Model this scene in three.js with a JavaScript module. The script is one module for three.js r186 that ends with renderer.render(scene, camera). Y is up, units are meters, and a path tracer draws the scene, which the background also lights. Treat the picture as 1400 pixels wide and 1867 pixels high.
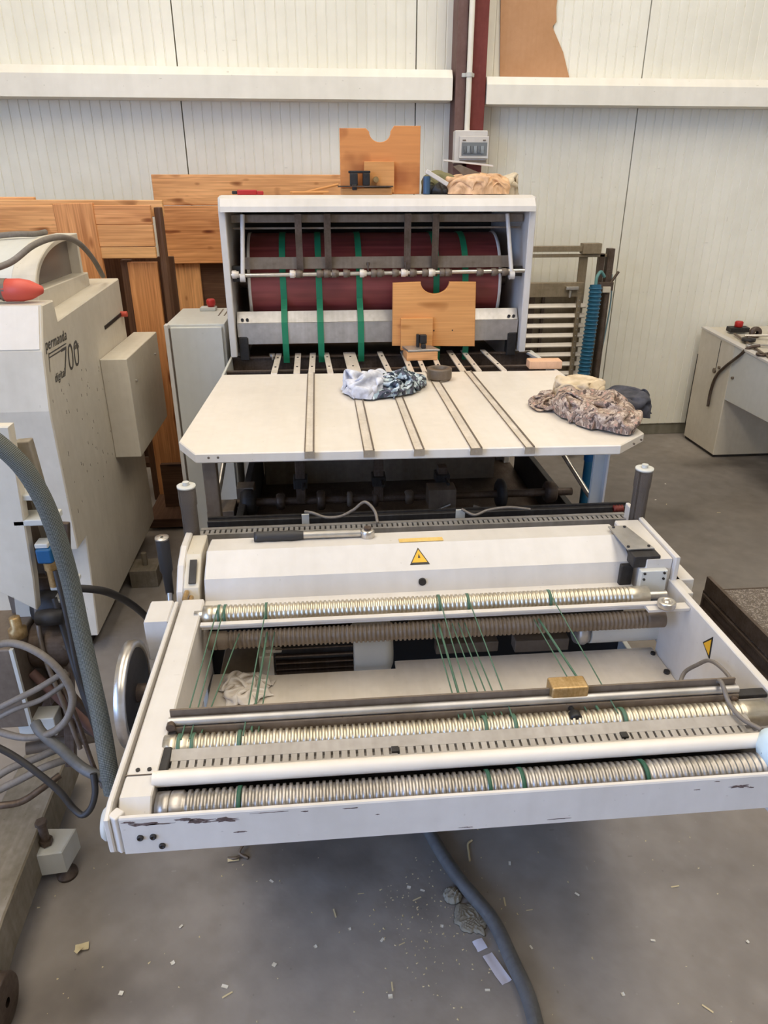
import * as THREE from 'three';
import { RoundedBoxGeometry } from 'three/addons/geometries/RoundedBoxGeometry.js';
import { mergeGeometries } from 'three/addons/utils/BufferGeometryUtils.js';
import { RectAreaLightUniformsLib } from 'three/addons/lights/RectAreaLightUniformsLib.js';

// ------------------------------------------------------------------ camera, sky, lamps, exposure
const scene = new THREE.Scene();
const camera = new THREE.PerspectiveCamera(2 * Math.atan(933.5 / 1300) * 180 / Math.PI, 1400 / 1867, 0.05, 60);
camera.position.set(0, 1.65, 0);
camera.rotation.set(-Math.atan(597 / 1300), -5 * Math.PI / 180, 0, 'YXZ');
const renderer = new THREE.WebGLRenderer({ antialias: true });
renderer.toneMapping = THREE.LinearToneMapping;
renderer.toneMappingExposure = 0.5;
renderer.shadowMap.enabled = true;
RectAreaLightUniformsLib.init();
scene.background = new THREE.Color().setRGB(0.36, 0.55, 1.0);   // bright overcast sky, comes in by the open door only
scene.backgroundIntensity = 14.5;
const ROOF_LIGHT = 8.8, ROOF_COLOR = new THREE.Color().setRGB(1.0, 0.905, 0.75);

// ------------------------------------------------------------------ helpers
let seed = 7;
const rnd = () => { seed = (seed + 0x6d2b79f5) | 0; let t = Math.imul(seed ^ (seed >>> 15), 1 | seed); t = (t + Math.imul(t ^ (t >>> 7), 61 | t)) ^ t; return ((t ^ (t >>> 14)) >>> 0) / 4294967296; };
const rr = (a, b) => a + (b - a) * rnd();
const hash = (x, y, s) => { let h = Math.imul(x, 374761393) + Math.imul(y, 668265263) + Math.imul(s, 2147483647 ^ 0x5bd1e995); h = Math.imul(h ^ (h >>> 13), 1274126177); return ((h ^ (h >>> 16)) >>> 0) / 4294967296; };
const sm = (t) => t * t * (3 - 2 * t), mix = (a, b, t) => a + (b - a) * t, clamp = (v, a = 0, b = 1) => Math.min(b, Math.max(a, v));
function vn(x, y, px, py, s) {          // value noise, periodic in px by py
  const xi = Math.floor(x), yi = Math.floor(y), fx = sm(x - xi), fy = sm(y - yi), w = (a, p) => ((a % p) + p) % p;
  return mix(mix(hash(w(xi, px), w(yi, py), s), hash(w(xi + 1, px), w(yi, py), s), fx), mix(hash(w(xi, px), w(yi + 1, py), s), hash(w(xi + 1, px), w(yi + 1, py), s), fx), fy);
}
const fbm = (u, v, fx, fy, s, o = 4) => { let a = 0, k = 0.5, n = 0; for (let i = 0; i < o; i++) { a += k * vn(u * fx, v * fy, fx, fy, s + i * 17); n += k; k *= 0.5; fx *= 2; fy *= 2; } return a / n; };
function tex(n, size, fn, srgb = true) {   // fn(u, v) gives sRGB 0..255; size is metres per repeat
  const d = new Uint8Array(n * n * 4);
  for (let j = 0; j < n; j++) for (let i = 0; i < n; i++) { const c = fn(i / n, j / n), k = (j * n + i) * 4; d[k] = clamp(c[0], 0, 255); d[k + 1] = clamp(c[1], 0, 255); d[k + 2] = clamp(c[2], 0, 255); d[k + 3] = 255; }
  const t = new THREE.DataTexture(d, n, n); t.wrapS = t.wrapT = THREE.RepeatWrapping; t.magFilter = THREE.LinearFilter; t.minFilter = THREE.LinearMipmapLinearFilter; t.generateMipmaps = true;
  if (srgb) t.colorSpace = THREE.SRGBColorSpace;
  t.repeat.set(1 / size, 1 / size); t.needsUpdate = true; return t;
}
const grey = (v) => [v, v, v];
const dirtTex = (r, g, b, s, size, amt = 22, spots = 0.5) => tex(512, size, (u, v) => {
  const n = fbm(u, v, 4, 4, s) - 0.5, f = fbm(u, v, 32, 32, s + 5, 3) - 0.5, streak = fbm(u, v, 48, 3, s + 9, 3) - 0.5;
  let k = n * amt * 1.4 + f * amt * 0.7 + streak * amt * 0.6; const sp = vn(u * 90, v * 90, 90, 90, s + 31); if (sp > 0.985 - 0.004 * spots) k -= 40 * spots;
  return [r + k, g + k * 1.02, b + k * 1.12];
});
const woodTex = (r, g, b, s, dark = 40) => tex(512, 1, (u, v) => {   // grain runs along u
  const w = fbm(u, v, 2, 6, s) * 3, ring = 0.5 + 0.5 * Math.sin((v * 26 + w * 2.2) * Math.PI * 2), fine = fbm(u, v, 6, 220, s + 3, 2) - 0.5, big = fbm(u, v, 3, 12, s + 8) - 0.5, knot = Math.max(0, fbm(u, v, 9, 24, s + 40, 2) - 0.74) * 6;
  const k = -ring * dark * 0.12 + fine * dark + big * dark * 1.0 - knot * dark * 1.4;
  return [r + k, g + k * 0.95, b + k * 0.8];
});
const M = (o) => new THREE.MeshStandardMaterial(o);
const col = (r, g, b) => new THREE.Color(`rgb(${r},${g},${b})`);

function uvBox(g, ax = -1, ou = 0, ov = 0) {      // uv in metres from position and facing; ax = axis that u follows
  if (g.index) g = g.toNonIndexed();
  const p = g.attributes.position, n = g.attributes.normal, uv = new Float32Array(p.count * 2);
  for (let i = 0; i < p.count; i++) {
    const a = [Math.abs(n.getX(i)), Math.abs(n.getY(i)), Math.abs(n.getZ(i))], q = [p.getX(i), p.getY(i), p.getZ(i)];
    const k = a[0] > a[1] && a[0] > a[2] ? 0 : a[1] > a[2] ? 1 : 2; let o = [[2, 1], [0, 2], [0, 1]][k];
    if (ax >= 0 && o[1] === ax) o = [o[1], o[0]];
    uv[i * 2] = q[o[0]] + ou; uv[i * 2 + 1] = q[o[1]] + ov;
  }
  g.setAttribute('uv', new THREE.BufferAttribute(uv, 2));
  for (const k of Object.keys(g.attributes)) if (!['position', 'normal', 'uv'].includes(k)) g.deleteAttribute(k);
  return g;
}
const place = (g, x, y, z, rx = 0, ry = 0, rz = 0) => { if (rx || ry || rz) g.applyMatrix4(new THREE.Matrix4().makeRotationFromEuler(new THREE.Euler(rx, ry, rz, 'YXZ'))); return g.translate(x, y, z); };
// box by centre; rounded when it is thick enough to show it
function B(w, h, d, x, y, z, rx = 0, ry = 0, rz = 0, r = 0.003) {
  const m = Math.min(w, h, d); let g = m > 0.009 && r > 0 ? new RoundedBoxGeometry(w, h, d, 1, Math.min(r, m * 0.3)) : new THREE.BoxGeometry(w, h, d);
  return place(uvBox(g, -1, x, y), x, y, z, rx, ry, rz);
}
// box by its limits
const L = (x0, x1, y0, y1, z0, z1, r) => B(Math.abs(x1 - x0), Math.abs(y1 - y0), Math.abs(z1 - z0), (x0 + x1) / 2, (y0 + y1) / 2, (z0 + z1) / 2, 0, 0, 0, r);
// plank: grain along its longest side
function P(w, h, d, x, y, z, rx = 0, ry = 0, rz = 0) {
  const ax = w >= h && w >= d ? 0 : h >= d ? 1 : 2;
  return place(uvBox(new RoundedBoxGeometry(w, h, d, 1, Math.min(0.004, Math.min(w, h, d) * 0.25)), ax, rnd() * 5, rnd() * 5), x, y, z, rx, ry, rz);
}
function C(r, len, x, y, z, axis = 'y', n = 20, r2 = r) {
  const g = uvBox(new THREE.CylinderGeometry(r2, r, len, n)); if (axis === 'x') g.rotateZ(-Math.PI / 2); if (axis === 'z') g.rotateX(Math.PI / 2); return g.translate(x, y, z);
}
function lathe(prof, x, y, z, axis = 'y', n = 24) { // prof: [radius, along]
  const g = uvBox(new THREE.LatheGeometry(prof.map((p) => new THREE.Vector2(p[0], p[1])), n)); if (axis === 'x') g.rotateZ(-Math.PI / 2); if (axis === 'z') g.rotateX(Math.PI / 2); return g.translate(x, y, z);
}
function T(pts, r, n = 8, seg = pts.length * 8, closed = false) {
  const c = new THREE.CatmullRomCurve3(pts.map((p) => new THREE.Vector3(...p)), closed), len = c.getLength(); let g = new THREE.TubeGeometry(c, seg, r, n, closed).toNonIndexed(); const uv = g.attributes.uv;
  for (let i = 0; i < uv.count; i++) uv.setXY(i, uv.getX(i) * len, uv.getY(i) * 2 * Math.PI * r);
  if (closed) return g;
  const caps = [[0, -1], [1, 1]].map(([t, s]) => { const q = c.getPointAt(t), d = c.getTangentAt(t).multiplyScalar(s), k = new THREE.CircleGeometry(r, n).toNonIndexed(); k.applyQuaternion(new THREE.Quaternion().setFromUnitVectors(new THREE.Vector3(0, 0, 1), d)); return k.translate(q.x, q.y, q.z); });
  return mergeGeometries([g, ...caps]);
}
const bar = (a, b, r, n = 10) => T([a, [(a[0] + b[0]) / 2, (a[1] + b[1]) / 2, (a[2] + b[2]) / 2], b], r, n, 2);
const shp = (pts) => { const s = new THREE.Shape(); pts.forEach((p, i) => (i ? s.lineTo(p[0], p[1]) : s.moveTo(p[0], p[1]))); s.closePath(); return s; };
function ext(shape, depth, bev) {
  const g = new THREE.ExtrudeGeometry(shape, bev ? { depth: depth - 2 * bev, bevelEnabled: true, bevelSize: bev, bevelThickness: bev, bevelOffset: -bev, bevelSegments: 1, curveSegments: 24 } : { depth, bevelEnabled: false, curveSegments: 24 });
  if (bev) g.translate(0, 0, bev); return g;
}
const exZY = (pts, x0, x1, bev = 0.002) => uvBox(ext(shp(pts.map((p) => [-p[0], p[1]])), x1 - x0, bev).rotateY(Math.PI / 2).translate(x0, 0, 0));   // pts: [z, y]
const exXZ = (pts, y0, y1, bev = 0.002) => uvBox(ext(shp(pts.map((p) => [p[0], -p[1]])), y1 - y0, bev).rotateX(-Math.PI / 2).translate(0, y0, 0));   // pts: [x, z]
const exXY = (pts, z0, z1, bev = 0.002) => uvBox(ext(pts instanceof THREE.Shape ? pts : shp(pts), z1 - z0, bev).translate(0, 0, z0));

const used = new Map(), off = new WeakMap();
const numbered = (n) => { const k = used.get(n) ?? 0; used.set(n, k + 1); return k ? `${n}_${String(k).padStart(3, '0')}` : n; };
const shade = (o) => { o.traverse((m) => { if (m.isMesh) m.castShadow = m.receiveShadow = true; }); return o; };
function thing(name, label, category, at = [0, 0, 0], group) {
  const o = new THREE.Group(); o.name = numbered(name); o.position.set(...at); off.set(o, at); scene.add(o);
  o.userData = label === 'structure' ? { kind: 'structure' } : { label, category }; if (group) o.userData.group = group; return o;
}
const join = (list) => { list = Array.isArray(list) ? list.flat(3) : [list]; return list.length > 1 ? mergeGeometries(list.map((g) => (g.index ? g.toNonIndexed() : g))) : list[0]; };
function part(parent, name, geos, mat, label, kind) {       // geometry is given in world space
  const g = join(geos), o = off.get(parent) ?? [0, 0, 0]; g.translate(-o[0], -o[1], -o[2]);
  const m = new THREE.Mesh(g, mat); m.castShadow = m.receiveShadow = true; m.name = name; off.set(m, o); parent.add(m);
  const twins = parent.children.filter((c) => c.name.replace(/_\d{3}$/, '') === name).length; if (twins > 1) m.name = `${name}_${String(twins - 1).padStart(3, '0')}`;
  if (label) m.userData.label = label; if (kind) m.userData.kind = kind; return m;
}
const parts = (parent, name, geos, mat, label) => geos.map((g) => part(parent, name, g, mat, label));
function solo(name, label, category, geos, mat, group) {    // a thing of one mesh, its origin at its base
  const g = join(geos); g.computeBoundingBox(); const b = g.boundingBox, c = [(b.min.x + b.max.x) / 2, b.min.y, (b.min.z + b.max.z) / 2]; g.translate(-c[0], -c[1], -c[2]);
  const m = new THREE.Mesh(g, mat); m.position.set(...c); m.castShadow = m.receiveShadow = true; m.name = numbered(name); m.userData = label === 'structure' ? { kind: 'structure' } : { label, category }; if (group) m.userData.group = group; scene.add(m); return m;
}

// ------------------------------------------------------------------ materials
const t_conc = tex(1024, 3.1, (u, v) => {
  const n = fbm(u, v, 3, 3, 11, 5) - 0.5, f = fbm(u, v, 60, 60, 21, 3) - 0.5, w = fbm(u, v, 5, 9, 77, 4), sp = vn(u * 300, v * 300, 300, 300, 5), sc = Math.abs(fbm(u, v, 7, 3, 91, 4) - 0.5);
  let k = n * 50 + f * 22; if (w > 0.58) k -= (w - 0.58) * 130; k += Math.max(0, 0.05 - sc) * 120 * Math.max(0, fbm(u, v, 4, 4, 131, 2) - 0.45);if (sp > 0.985) k += 16; if (sp < 0.012) k -= 22;
  const warm = (fbm(u, v, 2, 2, 55, 3) - 0.5) * 16; return [144 + k + warm, 138 + k + warm * 0.4, 134 + k - warm * 0.6];
});
const b_conc = tex(512, 1, (u, v) => grey(128 + (fbm(u, v, 24, 24, 3, 5) - 0.5) * 180), false);
const m_floor = M({ map: t_conc, roughness: 0.72, bumpMap: b_conc, bumpScale: 0.002 });
const m_wall = M({ map: dirtTex(235, 231, 216, 3, 2.3, 12, 0.5), roughness: 0.55 });
const m_roof = M({ color: col(214, 210, 200), roughness: 0.8 });
const m_upstand = M({ map: dirtTex(118, 113, 98, 8, 1.2, 26, 0.4), roughness: 0.9 });
const m_girt = M({ map: dirtTex(234, 228, 214, 13, 1.7, 12, 0.8), roughness: 0.5 });
const m_white = M({ map: dirtTex(208, 202, 195, 23, 0.8, 10, 0.5), roughness: 0.42 });       // machine paint
const m_table = M({ map: dirtTex(226, 217, 205, 29, 0.7, 9, 0.5), roughness: 0.38 });
const m_cream = M({ map: dirtTex(206, 197, 180, 37, 0.8, 12, 0.9), roughness: 0.5 });          // older beige-grey paint
const m_pale = M({ map: dirtTex(200, 199, 192, 41, 0.9, 8, 0.3), roughness: 0.5 });          // cabinets
const m_tray = M({ map: dirtTex(222, 211, 196, 43, 0.6, 16, 0.8), roughness: 0.5 });
const m_alu = M({ map: dirtTex(178, 174, 170, 47, 0.5, 26, 0.3), metalness: 0.75, roughness: 0.42 });
const m_strip = M({ map: dirtTex(222, 211, 196, 49, 0.25, 26, 0.5), metalness: 0.25, roughness: 0.45 });
const m_roller = M({ map: dirtTex(168, 162, 156, 57, 0.2, 30, 0.3), metalness: 0.9, roughness: 0.36 });
const m_grime = M({ map: dirtTex(128, 118, 102, 39, 0.5, 34, 1), roughness: 0.65 });
const m_cordband = M({ color: col(26, 78, 58), roughness: 0.5 });
const m_comb = M({ map: dirtTex(158, 152, 146, 48, 0.4, 22, 0.3), metalness: 0.3, roughness: 0.5 });
const m_steel = M({ map: dirtTex(196, 190, 182, 53, 0.3, 22, 0.2), metalness: 0.9, roughness: 0.3 });
const m_roll = M({ map: dirtTex(208, 198, 180, 59, 0.2, 26, 0.3), metalness: 0.85, roughness: 0.33 });
const m_brass = M({ map: dirtTex(168, 138, 92, 61, 0.1, 40, 0.6), metalness: 0.7, roughness: 0.42 });
const m_gun = M({ map: dirtTex(94, 80, 70, 67, 0.2, 26, 0.6), metalness: 0.55, roughness: 0.5 });
const m_gun2 = M({ map: dirtTex(116, 103, 90, 68, 0.4, 22, 0.6), metalness: 0.35, roughness: 0.55 });
const m_dark = M({ map: dirtTex(46, 43, 42, 71, 0.3, 20, 0.3), metalness: 0.3, roughness: 0.55 });
const m_black = M({ color: col(26, 25, 26), roughness: 0.5 });
const m_brown = M({ map: dirtTex(112, 98, 82, 73, 0.5, 22, 0.3), roughness: 0.7 });
const m_drum = M({ map: tex(512, 0.6, (u, v) => { const n = fbm(u, v, 5, 3, 7, 4) - 0.5, s = fbm(u, v, 40, 2, 9, 3) - 0.5; return [118 + n * 50 + s * 40, 52 + n * 34 + s * 30, 50 + n * 32 + s * 26]; }), roughness: 0.35, metalness: 0.1 });
const m_green = M({ color: col(22, 122, 84), roughness: 0.6 });
const m_cord = M({ color: col(72, 104, 84), roughness: 0.5 });
const m_red = M({ color: col(178, 34, 30), roughness: 0.4 });
const m_plug = M({ color: col(206, 84, 66), roughness: 0.5 });
const m_blue = M({ color: col(14, 82, 128), roughness: 0.35 });
const m_hoseblue = M({ color: col(28, 92, 124), roughness: 0.35 });
const m_yellow = M({ color: col(226, 172, 40), roughness: 0.5 });
const m_tape = M({ map: dirtTex(226, 190, 112, 79, 0.1, 20, 0.2), roughness: 0.6 });
const m_cable = M({ map: dirtTex(120, 112, 104, 83, 0.2, 18, 0.2), roughness: 0.6 });
const m_cabdark = M({ color: col(48, 45, 44), roughness: 0.55 });
const m_rust = M({ map: dirtTex(112, 42, 34, 89, 0.5, 18, 0.4), roughness: 0.6 });
const m_rustdull = M({ map: dirtTex(112, 84, 78, 90, 0.5, 18, 0.4), roughness: 0.7 });
const m_chip = M({ map: dirtTex(96, 80, 76, 97, 0.05, 40, 1), roughness: 0.8 });
const m_paper = M({ color: col(226, 220, 206), roughness: 0.9, side: THREE.DoubleSide });
const m_straw = M({ color: col(214, 198, 158), roughness: 0.9, side: THREE.DoubleSide });
const m_pink = M({ map: dirtTex(224, 178, 142, 101, 0.1, 14, 0.2), roughness: 0.7 });
const m_hard = M({ map: dirtTex(190, 142, 100, 103, 0.6, 10, 0.3), roughness: 0.75 });
const m_pallets = [M({ map: woodTex(226, 164, 106, 5, 50), roughness: 0.7 }), M({ map: woodTex(216, 150, 94, 15, 54), roughness: 0.7 }), M({ map: woodTex(232, 176, 116, 25, 44), roughness: 0.7 })];
const m_woodred = M({ map: woodTex(140, 82, 50, 35, 44), roughness: 0.7 });
const m_wooddark = M({ map: woodTex(96, 66, 46, 45, 34), roughness: 0.75 });
const m_ply = M({ map: woodTex(216, 152, 88, 55, 22), roughness: 0.6 });
const m_ply2 = M({ map: tex(512, 0.5, (u, v) => { const n = fbm(u, v, 3, 3, 61, 4), f = fbm(u, v, 4, 60, 62, 3) - 0.5, st = Math.max(0, n - 0.56) * 300; return [212 - st + f * 20, 140 - st * 0.95 + f * 18, 78 - st * 0.7 + f * 12]; }), roughness: 0.6 });
const m_glass = M({ color: col(126, 116, 108), roughness: 0.25, metalness: 0.1 });
const m_ragbrown = M({ map: tex(512, 0.10, (u, v) => { const a = fbm(u, v, 6, 6, 3, 4), b = fbm(u, v, 9, 9, 19, 4), f = (vn(u * 90, v * 90, 90, 90, 2) - 0.5) * 46; let c = [164, 144, 130]; if (a > 0.54) c = [132, 114, 102]; if (b > 0.58) c = [190, 172, 156]; if (a < 0.34) c = [92, 78, 72]; if (b < 0.3) c = [178, 142, 126]; return c.map((x) => x + f); }), roughness: 0.95 });
const m_ragtan = M({ map: tex(256, 0.2, (u, v) => { const f = (fbm(u, v, 8, 8, 4, 4) - 0.5) * 60; return [206 + f, 186 + f, 156 + f]; }), roughness: 0.95 });
const m_ragdark = M({ map: tex(256, 0.2, (u, v) => { const f = (fbm(u, v, 10, 10, 6, 4) - 0.5) * 50; return [62 + f, 62 + f, 70 + f]; }), roughness: 0.9 });
const m_cloth = M({ map: tex(256, 0.12, (u, v) => { const f = (fbm(u, v, 8, 8, 8, 4) - 0.5) * 60; return [204 + f, 206 + f, 216 + f]; }), roughness: 0.9 });
const m_clothpat = M({ map: tex(512, 0.11, (u, v) => { const a = fbm(u, v, 7, 7, 33, 3), b = fbm(u, v, 8, 8, 34, 2); return a > 0.5 ? (b > 0.5 ? [198, 208, 212] : [150, 168, 178]) : (b > 0.52 ? [44, 56, 66] : [84, 84, 98]); }), roughness: 0.9 });
const m_tan = M({ map: tex(256, 0.2, (u, v) => { const f = (fbm(u, v, 9, 9, 14, 4) - 0.5) * 70; return [214 + f, 172 + f, 132 + f]; }), roughness: 0.95 });
const m_film = M({ map: tex(256, 0.2, (u, v) => { const f = (fbm(u, v, 9, 9, 15, 4) - 0.5) * 60; return [206 + f, 190 + f, 164 + f]; }), roughness: 0.45 });
const m_olive = M({ color: col(122, 118, 84), roughness: 0.9 });
const braid = (size, a, b) => tex(128, size, (u, v) => { const p = Math.sin((u + v) * Math.PI * 8), q = Math.sin((u - v) * Math.PI * 8), k = p * q > 0 ? 1 : 0; return [mix(b[0], a[0], k), mix(b[1], a[1], k), mix(b[2], a[2], k)]; });
const m_braid = M({ map: braid(0.026, [122, 125, 118], [50, 55, 52]), roughness: 0.6, bumpMap: tex(128, 0.026, (u, v) => grey(Math.sin((u + v) * Math.PI * 8) * Math.sin((u - v) * Math.PI * 8) > 0 ? 220 : 40), false), bumpScale: 0.0012 });
const m_floorhose = M({ map: dirtTex(96, 95, 94, 107, 0.3, 18, 0.5), roughness: 0.5 });
const m_grate = M({ map: tex(256, 0.1, (u, v) => { const a = vn(u * 26, v * 26, 26, 26, 3), f = fbm(u, v, 6, 6, 9, 3) - 0.5; const k = (a > 0.6 ? 42 : 0) + f * 30; return [104 + k, 94 + k, 86 + k]; }), roughness: 0.7, bumpMap: tex(256, 0.1, (u, v) => grey(vn(u * 26, v * 26, 26, 26, 3) * 255), false), bumpScale: 0.003 });
const m_knurl = M({ color: col(96, 88, 82), roughness: 0.5, metalness: 0.4, bumpMap: tex(128, 0.02, (u, v) => grey(128 + 100 * Math.sin(u * Math.PI * 16) * Math.sin(v * Math.PI * 16)), false), bumpScale: 0.0016 });
const m_khaki = M({ map: dirtTex(136, 122, 100, 69, 0.4, 22, 0.6), metalness: 0.2, roughness: 0.55 });
const m_capblue = M({ color: col(206, 222, 226), roughness: 0.5 });

// ------------------------------------------------------------------ the hall
const X0 = -4.78, X1 = 5.98, ZB = -4.75, ZF = 6.0, TOP = 5.2;
{
  const g = new THREE.PlaneGeometry(X1 + 0.2 - X0 + 8, 9 - ZB + 0.3, 180, 140).rotateX(-Math.PI / 2).translate((X1 + 0.2 + X0 - 8) / 2, 0, (9 + ZB - 0.3) / 2), p = g.attributes.position, c = new Float32Array(p.count * 3);   // floor tint: broad uneven patches, darkest in an oval at the back right
  for (let i = 0; i < p.count; i++) { const x = p.getX(i), z = p.getZ(i), d = Math.hypot((x - 2.3) / 1.5, (z + 3.1) / 1.1) + (fbm((x + 20) / 64, (z + 20) / 64, 64, 64, 201, 3) - 0.5) * 1.1, n = fbm((x + 20) / 64, (z + 20) / 64, 40, 40, 207, 4), k = (1 - 0.42 * sm(clamp(1.25 - d * 0.8))) * (0.86 + 0.28 * n); c.set([k, k * 0.985, k * 0.96], i * 3); }
  const f = new THREE.Group(); f.name = 'floor'; f.userData.kind = 'structure'; scene.add(f); const uv = g.attributes.uv; for (let i = 0; i < uv.count; i++) uv.setXY(i, p.getX(i), p.getZ(i)); g.setAttribute('color', new THREE.BufferAttribute(c, 3));
  const mf = m_floor.clone(); mf.vertexColors = true; part(f, 'floor_surface', g, mf); part(f, 'floor_slab', L(X0 - 8, X1 + 0.2, -0.2, -0.004, ZB - 0.3, 9, 0), m_upstand);
}
solo('ceiling', 'structure', '', L(X0 - 0.2, X1 + 0.2, TOP, TOP + 0.15, ZB - 0.3, ZF + 0.2, 0), m_roof);
solo('wall_left', 'structure', '', [L(X0 - 0.2, X0, 0, TOP, ZB - 0.3, 0.4, 0), L(X0 - 0.2, X0, 0, TOP, 5.4, ZF + 0.2, 0), L(X0 - 0.2, X0, 4.3, TOP, 0.4, 5.4, 0)], m_wall);   // with an open rolling door
solo('wall_right', 'structure', '', L(X1, X1 + 0.2, 0, TOP, ZB - 0.3, ZF + 0.2, 0), m_wall);
solo('wall_front', 'structure', '', L(X0, X1, 0, TOP, ZF, ZF + 0.2, 0), m_wall);
{
  const w = thing('wall_back', 'structure', '', [0.6, 0, ZB - 0.1]);
  part(w, 'backing', L(X0, X1, 0, TOP, ZB - 0.3, ZB - 0.05, 0), m_upstand);
  for (let i = 0; i < 8; i++) {                 // sandwich panels with shallow ribs
    const a = X0 + i * 1.345 + 0.0035, b = X0 + (i + 1) * 1.345 - 0.0035, pts = [[a, ZB - 0.05], [b, ZB - 0.05], [b, ZB]];
    const n = 24, s = (b - a) / n; for (let k = n - 1; k > 0; k--) { const x = a + k * s; pts.push([x + 0.0045, ZB], [x + 0.002, ZB - 0.0042], [x - 0.002, ZB - 0.0042], [x - 0.0045, ZB]); } pts.push([a, ZB]);
    part(w, 'wall_panel', exXZ(pts, 0.085, TOP, 0), m_wall);
  }
}
solo('baseboard_back', 'structure', '', L(X0, X1, 0, 0.083, ZB - 0.049, ZB - 0.012, 0.004), m_upstand);
const girt = (x0, x1, y0, y1) => solo(numbered('trim_0').replace(/trim_0(_\d+)?/, 'trim'), 'structure', '', exZY([[ZB + 0.002, y0], [ZB + 0.16, y0], [ZB + 0.16, y1 - 0.012], [ZB + 0.13, y1 + 0.03], [ZB + 0.002, y1 + 0.03]], x0, x1, 0.003), m_girt);
girt(X0, 0.79, 2.083, 2.205).name = 'trim_1'; girt(0.985, X1, 2.066, 2.175).name = 'trim_2';
{
  const c = thing('steel_column', 'structure', '', [0.89, 0, ZB + 0.09]);
  part(c, 'left_channel', [L(0.805, 0.862, 0, TOP, ZB + 0.14, ZB + 0.165), L(0.805, 0.812, 0, TOP, ZB + 0.002, ZB + 0.14)], m_rustdull);
  part(c, 'right_channel', [L(0.888, 0.978, 0, TOP, ZB + 0.13, ZB + 0.155), L(0.97, 0.978, 0, TOP, ZB + 0.002, ZB + 0.13)], m_rust);
  part(c, 'web', L(0.812, 0.97, 0, TOP, ZB + 0.05, ZB + 0.07), m_rust);
}
for (const [i, x] of [-1.4, 2.0].entries()) {      // two translucent roof lights
  const t = thing('roof_light', i ? 'long translucent roof light right of the machine' : 'long translucent roof light left of the machine', 'roof light', [x, TOP - 0.09, -0.975]);
  part(t, 'frame', [L(x - 0.85, x - 0.8, TOP - 0.09, TOP, -4.2, 2.25), L(x + 0.8, x + 0.85, TOP - 0.09, TOP, -4.2, 2.25), L(x - 0.8, x + 0.8, TOP - 0.09, TOP, -4.2, -4.15), L(x - 0.8, x + 0.8, TOP - 0.09, TOP, 2.2, 2.25)], m_girt);
  part(t, 'diffuser', L(x - 0.8, x + 0.8, TOP - 0.03, TOP - 0.01, -4.15, 2.2, 0), M({ color: 0xffffff, emissive: ROOF_COLOR, emissiveIntensity: 1.2, roughness: 0.9 }));
  const l = new THREE.RectAreaLight(ROOF_COLOR, ROOF_LIGHT, 1.6, 6.35); l.position.set(x, TOP - 0.04, -0.975); l.rotation.x = -Math.PI / 2; scene.add(l);
}

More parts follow.
